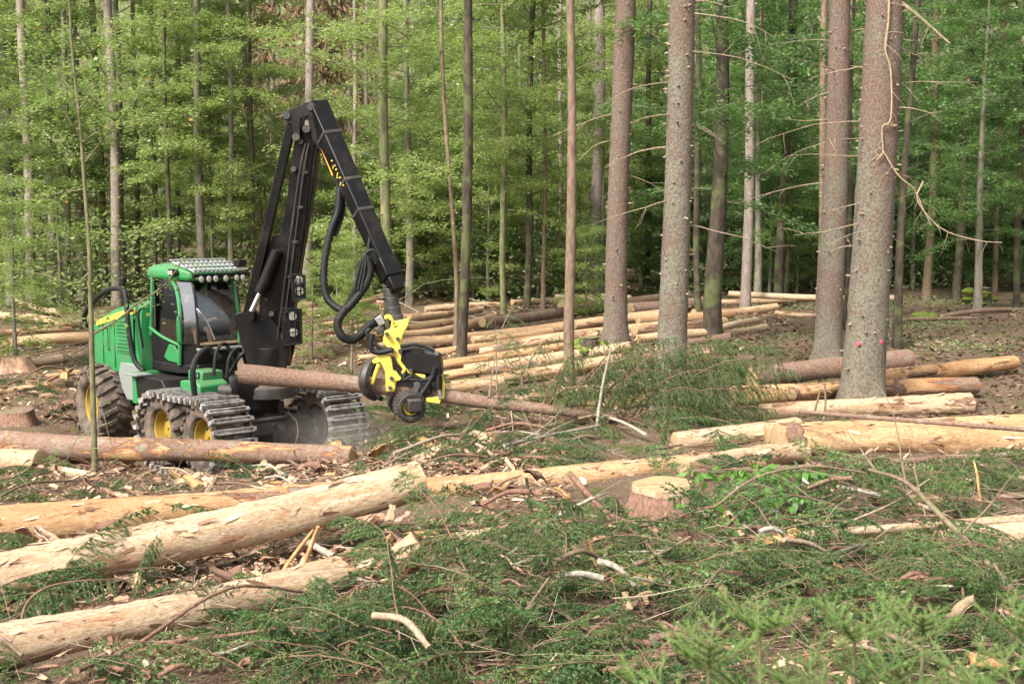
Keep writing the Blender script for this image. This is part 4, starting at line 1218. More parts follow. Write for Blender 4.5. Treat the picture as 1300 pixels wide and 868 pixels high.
for s in (-1, 1):
    W = lambda x: s * (1.055 if -2.9 < x < -1.1 else 1.045)
    # louvred panel with separate slats
    part('louvre_panel', MB().prism([RL(x, W(x) - s * .012, z) for x, z in [(-.78, 1.95), (-.78, 2.72), (-1.62, 2.62), (-1.62, 1.92)]], RM3 @ Vector((0, s * .012, 0))), DARKG, .004, hood)
    for i in range(9):
        z = 1.99 + i * .074
        m = MB().beam(RL(-.83, W(-1) + s * .010, z + .02), RL(-1.57, W(-1.5) + s * .010, z - .005), .016, .022, up=RM3 @ Vector((0, s, .7)))
        part('slat', m, GREEN, .004, hood)
    m = MB()
    for i in range(5): m.box(RL(-3.05, W(-3), 2.0 + i * .075), (.30, .02, .03), RM3)
    part('rear_grille', m, DARKG, 0, hood)
    part('panel_seam', MB().beam(RL(-2.35, W(-2) + s * .003, 1.62), RL(-2.35, W(-2) + s * .003, 2.62), .012, .01, up=RM3 @ Vector((0, s, 0))), BLACK, 0, hood)
    part('panel_seam', MB().beam(RL(-1.72, W(-2) + s * .003, 1.6), RL(-1.72, W(-2) + s * .003, 2.66), .012, .01, up=RM3 @ Vector((0, s, 0))), BLACK, 0, hood)
    part('panel_handle', MB().tube(bez([RL(-1.98, W(-2), 1.95), RL(-1.98, W(-2) + s * .05, 2.0), RL(-1.98, W(-2) + s * .05, 2.4), RL(-1.90, W(-2) + s * .05, 2.48), RL(-1.80, W(-2), 2.48)], 4), .016, 6), GREEN, 0, hood)
    # yellow stripe in two lengths with dark emblem marks
    def stripe(pts, name='yellow_stripe', mat=YELLOW, off=.012):
        return part(name, MB().prism([RL(x, W(x) + s * -.006, z) for x, z in pts], RM3 @ Vector((0, s * off, 0))), mat, .002, hood)
    stripe([(-2.72, 2.40), (-1.0, 2.735), (-1.0, 2.86), (-2.66, 2.53)])
    stripe([(-.93, 2.745), (-.66, 2.775), (-.66, 2.90), (-.93, 2.872)])
    stripe([(-2.58, 2.428), (-2.55, 2.434), (-2.55, 2.556), (-2.58, 2.550)], 'stripe_gap', BLACK, .015)
    # leaping emblem: small dark bars
    for (ex, ez, dx, dz) in ((-2.12, 2.575, .06, .05), (-2.06, 2.60, .05, -.03), (-2.02, 2.57, .02, .07), (-2.14, 2.555, -.03, -.04)):
        part('emblem', MB().beam(RL(ex, W(ex) + s * .009, ez), RL(ex + dx, W(ex) + s * .009, ez + dz), .02, .012, up=RM3 @ Vector((0, s, 0))), DARKG, 0, hood)
    for q in range(5):
        part('model_mark', MB().box(RL(-.88 + q * .042, W(-1) + s * .009, 2.815 + q * .006), (.022, .012, .045), RM3), BLACK, 0, hood)
    part('side_skirt', MB().prism([RL(x, s * .99, z) for x, z in [(-.5, 1.15), (-.5, 1.75), (-1.5, 1.75), (-1.62, 1.5), (-1.45, 1.2), (-1.2, 1.0), (-.7, 1.0)]], RM3 @ Vector((0, s * .05, 0))), GREYP, .02)
m = MB(); m.lathe([(.16, 0), (.16, .14), (.1, .17)], RL(-1.9, .45, 2.88), None, 14); m.box(RL(-1.5, -.35, 2.98), (.7, .3, .10), RM3)
part('air_intake', m, BLACK, .01)
# hand-rail hoops over the hood and beside the cab
part('guard_rail', MB().tube(bez([RL(-3.2, -1.1, 2.32), RL(-3.12, -1.15, 2.62), RL(-2.3, -1.2, 3.0), RL(-1.6, -1.2, 3.22), RL(-.95, -1.2, 3.26), RL(-.72, -1.2, 3.12), RL(-.62, -1.2, 2.5), RL(-.50, -1.15, 1.9), RL(-.30, -1.05, 1.66)], 6), .052, 10), RUBBER)
part('guard_rail', MB().tube(bez([RL(-3.2, 1.1, 2.32), RL(-3.12, 1.15, 2.62), RL(-2.3, 1.2, 3.0), RL(-1.6, 1.2, 3.22), RL(-.95, 1.2, 3.26), RL(-.72, 1.2, 3.12), RL(-.62, 1.2, 2.5), RL(-.50, 1.15, 1.9)], 6), .052, 10), RUBBER)
part('hand_rail', MB().tube(bez([RL(-.42, -1.0, 2.1), RL(-.44, -1.06, 2.7), RL(-.42, -1.04, 2.86), RL(-.28, -.98, 2.92)], 5), .024, 8), BLACK)
part('beacon', MB().lathe([(.05, 0), (.05, .1), (.065, .11), (.065, .22), (.03, .26)], RL(-.85, -1.2, 3.26), None, 12), BLACK)
# articulation, steps, battery box
m = MB(); m.box((-1.95, 0, 1.0), (.8, .5, .75)); m.lathe([(.22, .55), (.22, 1.6)], (JX, 0, 0), None, 16)
part('centre_joint', m, IRON, .02)
m = MB(); m.prism([(-2.3, -1.22, 1.05), (-2.3, -1.22, 1.6), (-1.2, -1.22, 1.6), (-1.05, -1.22, 1.42), (-1.05, -1.22, 1.05)], (0, .75, 0))
part('step_box', m, BLACK, .02)
part('step_plate', MB().box((-2.15, -1.2, 1.63), (.5, .34, .04)), GREYP, .01)
part('fender_edge', MB().prism([(-2.32, -1.25, 1.05), (-2.32, -1.25, 1.66), (-2.22, -1.25, 1.66), (-2.12, -1.25, 1.05)], (0, .75, 0)), GREEN, .01)
m = MB(); m.prism([(-.75, -1.08, 1.22), (-.75, -1.08, 1.62), (-.2, -1.08, 1.66), (-.02, -1.08, 1.58), (-.02, -1.08, 1.22)], (0, .62, 0))
part('battery_box', m, GREEN, .03)
m = MB(); m.box((-.45, -.70, 1.72), (.52, .46, .2))
part('battery_lid', m, GREEN, .03)
part('lid_vent', MB().box((-.42, -.94, 1.74), (.30, .02, .12)), BLACK, .004)
for q in range(4): part('vent_bar', MB().box((-.53 + q * .075, -.955, 1.74), (.03, .014, .07)), GREYP, .002)

# cab
CABC, CYAW = Vector((-1.75, -.12, .05)), R(2)
CMP = Matrix.Translation(CABC) @ Matrix.Rotation(CYAW, 4, 'Z')
CM = CMP @ Matrix.Diagonal((.78, .88, 1, 1))
def K(x, y, z): return CM @ Vector((x, y, z))
CM3 = CM.to_3x3()
def P3(lst): return [K(*p) for p in lst]
cab = part('cab', MB().prism(P3([(-.85, -.72, 1.62), (-.85, .72, 1.62), (.45, .72, 1.62), (.95, .5, 1.62), (.95, -.5, 1.62), (.45, -.72, 1.62)]), (0, 0, .18)), BLACK, .02)
# lower shell: sides up to the window sill
m = MB()
m.prism(P3([(-.85, -.70, 1.8), (-.85, -.74, 2.45), (-.2, -.76, 2.30), (.55, -.74, 2.18), (.50, -.70, 1.8)]), CM3 @ Vector((0, .05, 0)))
m.prism(P3([(-.85, .70, 1.8), (-.85, .74, 2.45), (-.2, .76, 2.30), (.55, .74, 2.18), (.50, .70, 1.8)]), CM3 @ Vector((0, -.05, 0)))
m.prism(P3([(.93, -.5, 1.8), (.93, .5, 1.8), (.99, .5, 2.22), (.99, -.5, 2.22)]), CM3 @ Vector((-.05, 0, 0)))
m.prism(P3([(.50, -.70, 1.8), (.93, -.5, 1.8), (.99, -.5, 2.2), (.55, -.74, 2.2)]), CM3 @ Vector((-.03, .05, 0)))
m.prism(P3([(.50, .70, 1.8), (.93, .5, 1.8), (.99, .5, 2.2), (.55, .74, 2.2)]), CM3 @ Vector((-.03, -.05, 0)))
m.prism(P3([(-.85, -.70, 1.8), (-.85, .70, 1.8), (-.85, .7, 3.45), (-.85, -.7, 3.45)]), CM3 @ Vector((.05, 0, 0)))
part('lower_shell', m, BLACK, .01, cab)
for s in (-1, 1):
    part('door_panel', MB().prism(P3([(-.15, s * .775, 1.92), (.10, s * .778, 2.18), (.36, s * .775, 2.16), (.52, s * .76, 2.0), (.42, s * .745, 1.82), (.0, s * .745, 1.84)]), CM3 @ Vector((0, s * -.03, 0))), GREEN, .01, cab)
    # curved front pillar (green) and slim rear pillar
    part('door_pillar', MB().tube(bez(P3([(.52, s * .745, 1.80), (.62, s * .765, 2.35), (.60, s * .745, 2.85), (.38, s * .70, 3.25), (.08, s * .66, 3.46)]), 6), .042, 8), GREEN, 0, cab)
    part('rear_pillar', MB().beam(K(-.82, s * .74, 2.3), K(-.80, s * .68, 3.48), .07, .06), GREEN, .01, cab)
    part('sill', MB().tube(bez(P3([(-.83, s * .765, 2.46), (-.2, s * .785, 2.31), (.58, s * .77, 2.18)]), 5), .028, 6), GREEN, 0, cab)
    part('windscreen_pillar', MB().tube(bez(P3([(1.0, s * .52, 2.16), (.99, s * .53, 2.6), (.90, s * .52, 3.1), (.72, s * .50, 3.46)]), 5), .03, 8), BLACK if s < 0 else GREEN, 0, cab)
    part('grab_handle', MB().tube(bez(P3([(.64, s * .79, 2.22), (.70, s * .86, 2.28), (.69, s * .86, 2.68), (.63, s * .79, 2.75)]), 5), .016, 6), GREEN, 0, cab)
    # side glass, corner glass
    part('side_window', MB().add(P3([(-.80, s * .745, 2.46), (-.2, s * .765, 2.31), (.58, s * .75, 2.20), (.56, s * .735, 2.85), (.36, s * .69, 3.22), (.06, s * .66, 3.42), (-.78, s * .68, 3.42)]), [(0, 1, 2, 3, 4, 5, 6)]), GLASS, 0, cab)
    part('corner_window', MB().add(P3([(.62, s * .75, 2.2), (.98, s * .53, 2.2), (.98, s * .53, 2.6), (.62, s * .745, 2.6), (.89, s * .52, 3.1), (.56, s * .72, 3.0), (.71, s * .50, 3.44), (.25, s * .66, 3.40)]), [(0, 1, 2, 3), (3, 2, 4, 5), (5, 4, 6, 7)]), GLASS, 0, cab)
    m = MB()
    for yy in (0,): m.tube(bez(P3([(-.5, s * .79, 2.5), (-.5, s * .80, 3.3)]), 2), .012, 6)
    part('door_bar', m, IRON, 0, cab)
part('windscreen', MB().add(P3([(1.0, -.5, 2.2), (1.0, .5, 2.2), (.99, -.51, 2.6), (.99, .51, 2.6), (.90, -.5, 3.1), (.90, .5, 3.1), (.72, -.48, 3.45), (.72, .48, 3.45)]), [(0, 1, 3, 2), (2, 3, 5, 4), (4, 5, 7, 6)]), GLASS, 0, cab)
part('dashboard_sill', MB().prism(P3([(.72, -.48, 2.14), (.72, .48, 2.14), (1.03, .5, 2.18), (1.03, -.5, 2.18)]), (0, 0, .05)), paint('tan_shelf', (.33, .23, .12), .7, (.1, .08, .05), .5), .01, cab)
part('front_ledge', MB().prism(P3([(.95, -.55, 2.08), (.95, .55, 2.08), (1.2, .5, 2.08), (1.2, -.5, 2.08)]), (0, 0, .05)), GREYP, .01, cab)
# roof: rounded green shell, forward guard of bars, lamps
rp = [(-.98, -.72), (-.98, .72), (.30, .78), (.82, .62), (.98, .35), (.98, -.35), (.82, -.62), (.30, -.78)]
m = MB()
rings = [(.96, 3.44), (1.01, 3.50), (1.0, 3.60), (.88, 3.69), (.58, 3.74)]
vs = [K(x * f, y * f, z - .03 * max(0, x)) for f, z in rings for x, y in rp]; q = len(rp)
fs = [(i * q + k, i * q + (k + 1) % q, (i + 1) * q + (k + 1) % q, (i + 1) * q + k) for i in range(len(rings) - 1) for k in range(q)] + [tuple(range(q - 1, -1, -1)), tuple((len(rings) - 1) * q + k for k in range(q))]
roof = part('roof', m.add(vs, fs), GREEN, .015, cab, 55)
m = MB()
for i in range(12):
    y = -.62 + i * 1.24 / 11
    m.beam(K(.12, y * 1.05, 3.775), K(1.14, y, 3.60), .035, .03)
for x, z in ((.12, 3.79), (.45, 3.735), (.80, 3.675), (1.14, 3.615)): m.beam(K(x, -.70, z + .018), K(x, .70, z + .018), .05, .03)
part('roof_guard', m, paint('grey_guard', (.42, .43, .42), .4, (.2, .18, .14), .35, .4), .004, cab)
part('lamp_bar', MB().beam(K(1.10, -.68, 3.52), K(1.10, .68, 3.52), .06, .08), BLACK, .01, cab)
XF = Matrix.Rotation(R(90), 3, 'Y')
for y in (-.52, -.33, -.16, .10, .38, .54):
    lm_ = part('work_lamp', MB().lathe([(.045, -.06), (.068, -.02), (.072, .05)], K(1.15, y, 3.46), CM3 @ XF, 14), BLACK, 0, cab)
    part('lamp_lens', MB().lathe([(.062, 0), (.058, .014), (.03, .022)], K(1.198, y, 3.46), CM3 @ XF, 14), LENS, 0, cab)
m = MB(); m.box(K(.42, -.80, 3.58), (.26, .14, .13), CM3); part('side_lamp', m, BLACK, .015, cab)
for q in (-.055, .055): part('lamp_lens', MB().box(K(.42 + q, -.875, 3.575), (.08, .012, .08), CM3), LENS, .01, cab)
m = MB(); m.box(K(.95, .62, 3.74), (.22, .22, .14), CM3); part('camera_box', m, BLACK, .015, cab)
m = MB(); m.box(K(-.45, .2, 3.79), (.55, .5, .06), CM3); part('roof_hatch', m, BLACK, .02, cab)
part('mirror_arm', MB().tube(bez(P3([(1.02, -.5, 2.75), (1.10, -.6, 2.9), (1.22, -.55, 2.80), (1.28, -.42, 2.6), (1.34, -.30, 2.3)]), 6), .013, 6), STEEL, 0, cab)
# seat and console
m = MB(); m.box(K(-.28, 0, 2.22), (.5, .52, .14), CM3); m.box(K(-.52, 0, 2.62), (.14, .5, .75), CM3); m.box(K(-.54, 0, 3.06), (.1, .28, .18), CM3); m.box(K(-.28, 0, 1.98), (.34, .34, .4), CM3)
part('seat', m, UPHOL, .04, cab)
for s in (-1, 1):
    m = MB(); m.box(K(-.05, s * .34, 2.46), (.55, .11, .08), CM3); m.tube(P3([(.18, s * .34, 2.5), (.21, s * .34, 2.62)]), .03, 8)
    part('armrest', m, UPHOL, .015, cab)
part('screen', MB().box(K(.62, .42, 2.72), (.05, .26, .2), CM3), BLACK, .01, cab)
part('blue_cloth', MB().add(*(lambda pts: (pts, [(i * 7 + k, i * 7 + k + 1, (i + 1) * 7 + k + 1, (i + 1) * 7 + k) for i in range(4) for k in range(6)]))([K(.78 + i * .045, -.05 + k * .065, 2.235 + .05 * math.sin(k * 1.3 + i) * math.cos(i * 1.1) + .05) for i in range(5) for k in range(7)])), N('blue_cloth').set((.02, .16, .62), .6), 0, cab)

# front end: crane foot, mud flap, bumper tube, blade, hoses
m = MB(); m.lathe([(.50, 1.35), (.50, 1.55), (.42, 1.60), (.40, 1.75)], (.62, 0, 0), None, 24)
part('slew_ring', m, IRON, .01)
def FS(p): return Vector(p) + Vector((-.60, -.42, 0))
flap = []
for i in range(7):
    for j in range(9):
        y = -.52 + j * 1.04 / 8; z = 1.82 - i * .125
        flap.append((1.42 + .05 * math.sin(j * 1.6) * (i / 6) - .05 * abs(y) + .03 * math.sin(i * .9), y, z + (.04 * math.sin(j * 2.3) if i == 6 else 0)))
m = MB().add([FS(p) for p in flap], [(i * 9 + k, i * 9 + k + 1, (i + 1) * 9 + k + 1, (i + 1) * 9 + k) for i in range(6) for k in range(8)])
o = part('mud_flap', m, RUBBER); sm = o.modifiers.new('thick', 'SOLIDIFY'); sm.thickness = .02
part('bumper_tube', MB().tube([FS(p) for p in bez([(1.30, -.75, .98), (1.52, -.6, .98), (1.6, 0, .98), (1.52, .6, .98), (1.30, .75, .98)], 5)], .045, 10), IRON)
m = MB(); m.prism([FS(p) for p in [(1.40, -.55, .92), (1.52, -.6, .70), (1.42, -.62, .45), (1.30, -.6, .45), (1.30, -.55, .92)]], (0, 1.2, 0)); m.box(FS((1.5, -.35, .62)), (.1, .08, .5)); m.box(FS((1.5, .35, .62)), (.1, .08, .5))
part('front_blade', m, IRON, .02)
m = MB(); m.tube([(.55, -.98, 1.55), (.8, -.85, 1.55)], .10, 14); m.tube([(.5, -.95, 1.25), (.85, -.9, 1.25)], .085, 14); m.tube([(.3, -.95, 1.4), (.65, -.95, 1.4)], .07, 12)
part('hydraulic_fitting', m, IRON)
for i, pts in enumerate([
    [(.9, -.95, 1.45), (.88, -.95, 2.0), (.75, -.6, 2.28), (.8, -.35, 2.1)], [(.98, -.6, 1.8), (.95, -.5, 2.25), (.85, -.25, 2.35), (.9, -.1, 2.0)],
    [(1.1, -.4, 1.75), (1.15, -.35, 2.15), (1.0, -.05, 2.25), (1.0, .1, 1.9)], [(.95, -.3, 1.75), (1.2, -.1, 2.2), (1.1, .2, 2.1), (1.0, .35, 1.8)],
    [(1.0, .2, 1.75), (1.25, .3, 2.0), (1.1, .5, 2.2), (.8, .45, 2.0)]]):
    part('hose', MB().tube([FS(p) for p in bez(pts, 8)], .055 if i == 0 else .032, 8), RUBBER)

# crane: joints placed from the photograph, then built as box sections
def cw(px, py, Y): return Lc(at(px, py, Y))
YB, YE, YT = 24.8, 24.35, 22.95
A0, A1 = cw(346, 446, YB), cw(391, 158, YE)
depthv = (MW.inverted().to_3x3() @ Vector((0, 1, 0)))
m = MB()
# crane foot cheeks
foot = [(318, 462), (312, 440), (300, 398), (318, 392), (334, 404), (345, 398), (362, 420), (372, 440), (366, 466)]
for dy in (-.30, .20): m.prism([cw(x, y, YB) + depthv * dy for x, y in foot], depthv * .10)
m.tube([cw(345, 462, YB), cw(345, 440, YB)], .36, 18)
part('crane_foot', m, BOOM, .015)
def plate_beam(outline_a, outline_b, Ya, Yb, w): pass
m = MB()
bo = [((325, 452), 24.8), ((330, 408), 24.8), ((338, 330), 24.65), ((348, 300), 24.6), ((357, 296), 24.6), ((364, 270), 24.55), ((376, 180), 24.4), ((388, 160), 24.35), ((401, 166), 24.35), ((406, 186), 24.35), ((398, 250), 24.5), ((384, 330), 24.65), ((374, 400), 24.75), ((366, 452), 24.8)]
m.prism([cw(x, y, Y) - depthv * .20 for (x, y), Y in bo], depthv * .40)
main = part('main_boom', m, BOOM, .02)
for x, y, Y in ((337, 349, 24.45), (352, 320, 24.4), (373, 215, 24.18), (382, 180, 24.14), (345, 398, 24.5)):
    part('boom_pin', MB().tube([cw(x, y, Y) + depthv * .3, cw(x, y, Y) - depthv * .05], .05, 10), IRON, 0, main)
part('boom_rib', MB().beam(cw(372, 392, 24.55), cw(398, 180, 24.14), .02, .04, up=depthv), BOOM, 0, main)
part('marking_spot', MB().lathe([(.07, 0), (.07, .012)], cw(342, 378, 24.52), (-depthv).to_track_quat('Z', 'Y').to_matrix(), 12), paint('lime_spot', (.35, .5, .03), .5), 0, main)
for q in (0, 1):                                               # pressure pipes clipped along the boom side
    part('pressure_pipe', MB().tube(bez([cw(352 + 6 * q, 430, 24.5), cw(360 + 6 * q, 370, 24.42), cw(369 + 6 * q, 300, 24.3), cw(381 + 5 * q, 215, 24.14), cw(388 + 4 * q, 182, 24.1)], 6), .018, 7), IRON, 0, main)
for f in (.12, .3, .48, .66, .84):
    x_, y_ = 354 + 36 * f, 425 - 245 * f
    part('pipe_clip', MB().box(cw(x_ + 3, y_, 24.5 - .4 * f), (.16, .05, .05)), IRON, .005, main)
# link rod parallel to the boom, lift cylinder
part('link_rod', MB().beam(cw(315, 398, 24.55), cw(370, 158, 24.2), .16, .19, up=depthv), BOOM, .015)
lc = part('lift_cylinder', MB().tube([cw(330, 372, 24.3), cw(352, 318, 24.3)], .105, 14), BOOM)
part('piston_rod', MB().tube([cw(318, 398, 24.3), cw(331, 370, 24.3)], .05, 12), STEEL, 0, lc)
part('cylinder_eye', MB().tube([cw(317, 401, 24.3) - depthv * .1, cw(317, 401, 24.3) + depthv * .25], .10, 14), BOOM, 0, lc)
for dy in (-.26, .18): part('elbow_link', MB().prism([cw(x, y, 24.3) + depthv * dy for x, y in [(362, 152), (368, 142), (392, 131), (402, 131), (404, 145), (384, 152), (384, 178), (376, 180), (373, 160)]], depthv * .08), BOOM, .01)
m = MB()
for (x, y) in ((367, 148), (398, 137), (379, 175), (392, 165)): m.tube([cw(x, y, 24.3) - depthv * .30, cw(x, y, 24.3) + depthv * .30], .07, 12)
part('elbow_pins', m, IRON)['kind'] = 'stuff'
# jib: tapered box section from the elbow down to the tip
J0, J1 = cw(404, 141, 24.2), cw(497, 352, YT)
jd = (J1 - J0).normalized()
upj = (MW.inverted().to_3x3() @ Vector((.45, -.75, .5)))
m = MB().beam(J0 - jd * .12, J1, .36, .34, up=upj, w2=.27, h2=.27)
jib = part('jib', m, BOOM, .02)
part('jib_shoulder', MB().prism([cw(x, y, 24.2) - depthv * .18 for x, y in [(392, 150), (404, 134), (420, 150), (425, 190), (416, 205), (398, 180)]], depthv * .36), BOOM, .02, jib)
m = MB()
for t_ in (.16, .44, .62): 
    c = J0.lerp(J1, t_); w_ = .36 + (.27 - .36) * t_
    m.beam(c - jd * .03, c + jd * .03, w_ + .014, w_ + .004, up=upj)
part('weld_band', m, IRON, .004, jib)['kind'] = 'stuff'
part('orange_guard', MB().tube(bez([cw(409, 187, 24.0), cw(414, 200, 23.95), cw(421, 217, 23.9), cw(423, 223, 23.88)], 4), [.03] * 13, 8), ORANGE, 0, jib)
# jib side lettering, yellow worn strokes as in the photograph
sidej = jd.cross(upj).normalized()
if sidej.dot(cw(420, 250, 20) - cw(420, 250, 24)) < 0: sidej = -sidej
for t_, u_, l_, sl in ((.305, .02, .05, .5), (.335, -.03, .07, -.4), (.36, .03, .06, .3), (.385, 0, .075, -.5), (.41, .035, .06, .6), (.435, -.03, .065, -.2), (.455, .03, .05, .4), (.34, .05, .04, .9), (.395, -.05, .05, .8)):
    w_ = .34 + (.27 - .34) * t_
    c = J0.lerp(J1, t_) + sidej * (w_ / 2 + .008 + .002) + upj.normalized() * u_
    dd = (jd * sl + upj.normalized()).normalized()
    part('yellow_letter_stroke', MB().beam(c - dd * l_ / 2, c + dd * l_ / 2, .026, .006, up=sidej), YELLOW, 0, jib)
m = MB().beam(J1 - jd * .35, J1 + jd * .02, .33, .33, up=upj); m.beam(J1, J1 + jd * .28, .27, .26, up=upj, w2=.22, h2=.22)
part('jib_end', m, BOOM, .02, jib)
# work-lamp cages on the boom
for (x0, y0, w_, h_, dep) in ((378, 365, 17, 34, 24.4), (370, 415, 24, 48, 24.45)):
    m = MB(); Yq = dep
    c0 = [(x0 - w_ / 2, y0 - h_ / 2), (x0 + w_ / 2, y0 - h_ / 2 + 2), (x0 + w_ / 2 + 1, y0 + h_ / 2 - 4), (x0 - w_ / 2 + 3, y0 + h_ / 2)]
    fr = [cw(x, y, Yq - .3) for x, y in c0]; bk = [cw(x, y, Yq + .05) for x, y in c0]
    for i in range(4):
        m.beam(fr[i], fr[(i + 1) % 4], .035, .035, up=depthv); m.beam(fr[i], bk[i], .035, .035); m.beam(bk[i], bk[(i + 1) % 4], .035, .035, up=depthv)
    for f in (.33, .66):
        m.beam(fr[0].lerp(fr[1], f), fr[3].lerp(fr[2], f), .02, .02, up=depthv); m.beam(fr[0].lerp(fr[3], f), fr[1].lerp(fr[2], f), .02, .02, up=depthv)
    m.prism([bk[i].lerp(fr[i], .1) for i in range(4)], depthv * .05)
    cage = part('lamp_cage', m, BOOM, .004)
    for f in (.22, .68):
        p = fr[0].lerp(fr[3], f).lerp(fr[1].lerp(fr[2], f), .5) + depthv * .12
        mm = (-depthv).to_track_quat('Z', 'Y').to_matrix()
        part('work_lamp', MB().lathe([(.05, -.08), (.085, -.02), (.09, .03)], p, mm, 12), BLACK, 0, cage)
        part('lamp_lens', MB().lathe([(.08, .03), (.075, .04), (.03, .046)], p, mm, 12), LENS, 0, cage)
# rotator links below the jib tip
m = MB()
for i, (x, y, r_) in enumerate([(495, 372, .12), (498, 384, .115), (500, 396, .125), (503, 406, .13)]):
    c = cw(x, y, YT - .04 * i); t_ = cw(502, 412, YT) - cw(495, 365, YT); t_.normalize()
    m.tube([c - t_ * .085, c + t_ * .06], r_, 14); m.tube([c + t_ * .06, c + t_ * .085], r_ * 1.12, 14)
for x in (489, 501): m.beam(cw(x, 362, YT), cw(x + 2, 384, YT), .05, .13, up=depthv)
m.tube([cw(486, 378, YT), cw(506, 374, YT)], .05, 12)
part('rotator', m, IRON, .006)
# crane hoses
def hose(pxs, r_, Ys, ribs=True, parent=None, name='hose', n=7):
    pts = bez([cw(x, y, Ys[0] + (Ys[1] - Ys[0]) * i / (len(pxs) - 1)) for i, (x, y) in enumerate(pxs)], n)
    rr = [r_ * (1.0 + (.2 if (ribs and i % 2) else 0)) for i in range(len(pts))]
    return part(name, MB().tube(pts, rr, 9), RUBBER, 0, parent, 60)
hose([(431, 240), (429, 268), (421, 290), (413, 325), (411, 352), (414, 375), (424, 388), (436, 393), (444, 384), (452, 368), (461, 345), (466, 330)], .06, (23.7, 23.0), n=8)
hose([(466, 326), (470, 345), (462, 365), (447, 385), (436, 396), (429, 408), (430, 420), (437, 429), (447, 431), (458, 425), (468, 414), (479, 408), (487, 405)], .068, (23.0, 22.8), n=9)
for dx in (0, 3, 6): hose([(424 + dx, 205), (428 + dx, 235), (431 + dx, 262), (428 + dx, 280), (421 + dx, 300)], .022, (23.9, 23.6), False)
for i, dx in enumerate((0, 4, 8)): hose([(486 - dx, 335), (474 - dx, 318), (462 + dx * .3, 325), (455 + dx, 345), (450 + dx, 368)], .028, (23.0, 22.9), False)
hose([(470, 300), (468, 318), (474, 340), (466, 358), (456, 372)], .03, (23.1, 22.95), False)

# ------- harvester head
YH = 22.8
def hw(px, py, dy=0.0): return cw(px, py, YH + dy)
HD = empty('harvester_head', hw(510, 410), 0, HV)
HDI = HD.matrix_basis.inverted()
def hpart(name, mb, mat, bevel=.0, sharp=40):
    mb.v = [HDI @ v for v in mb.v]
    return mb.build(name, mat, HD, bevel=bevel, sharp=sharp)
def slab(poly, dy, th): return MB().prism([hw(x, y, dy) for x, y in poly], depthv * th)
yoke = [(517, 408), (519, 412), (511, 426), (509, 440), (514, 455), (522, 463), (527, 472), (522, 476), (512, 470), (503, 458), (497, 446), (487, 437), (486, 430), (490, 420), (497, 413), (499, 405), (492, 401), (489, 406), (487, 404), (490, 399), (496, 400), (502, 408), (501, 420), (508, 412)]
hpart('tilt_yoke', slab([(517, 408), (519, 412), (511, 426), (509, 440), (514, 455), (522, 463), (527, 472), (522, 476), (512, 470), (503, 458), (497, 446), (487, 437), (486, 430), (490, 420), (500, 418), (508, 412)], -.30, .12), YELLOW, .015)
hpart('tilt_yoke', slab([(517, 408), (519, 412), (511, 426), (509, 440), (514, 455), (522, 463), (527, 472), (522, 476), (512, 470), (503, 458), (497, 446), (487, 437), (486, 430), (490, 420), (500, 418), (508, 412)], .20, .12), YELLOW, .015)
hpart('yoke_web', slab([(488, 420), (508, 414), (509, 436), (497, 444), (488, 436)], -.19, .4), YELLOW, .015)
hpart('hose_arm', slab([(489, 406), (487, 402), (491, 399), (497, 401), (502, 410), (500, 420), (495, 419), (497, 408), (492, 404)], -.2, .12), YELLOW, .01)
hpart('rotator_plate', slab([(496, 408), (519, 405), (520, 411), (498, 415)], -.2, .4), YELLOW, .02)
hpart('main_housing', MB().prism([hw(x, y, -.34) for x, y in [(511, 444), (536, 447), (557, 452), (560, 464), (561, 478), (520, 472), (508, 458)]], depthv * .68), BLACK, .03)
hpart('saw_cover', slab([(530, 449), (540, 441), (546, 443), (556, 451), (556, 455)], -.30, .4), GREYP, .02)
hpart('lower_frame', MB().prism([hw(x, y, -.22) for x, y in [(498, 462), (522, 474), (560, 478), (560, 508), (548, 512), (520, 508), (496, 500)]], depthv * .5), IRON, .02)
hpart('knife_arm', slab([(472, 458), (480, 451), (494, 450), (497, 455), (499, 470), (508, 474), (514, 465), (516, 469), (508, 483), (503, 484), (501, 497), (490, 497), (489, 472), (483, 460), (474, 462)], -.34, .14), YELLOW, .012)
hpart('delimbing_knife', MB().tube(bez([hw(478, 455, -.1), hw(468, 464, -.32), hw(462, 482, -.42), hw(466, 498, -.32), hw(476, 506, -.1)], 6), [.045 + .05 * math.sin(math.pi * i / 24) for i in range(25)], 8), IRON)
hpart('delimbing_knife', MB().tube(bez([hw(482, 455, .2), hw(474, 466, .42), hw(470, 482, .5), hw(474, 498, .38), hw(484, 506, .1)], 6), [.045 + .05 * math.sin(math.pi * i / 24) for i in range(25)], 8), IRON)
hpart('knife_cylinder', MB().tube([hw(472, 487, -.36), hw(481, 462, -.36)], .035, 10), YELLOW)
hpart('top_knife', MB().prism([hw(x, y, -.2) for x, y in [(548, 448), (562, 470), (566, 500), (560, 512), (555, 508), (557, 480), (548, 462)]], depthv * .1), IRON, .01)
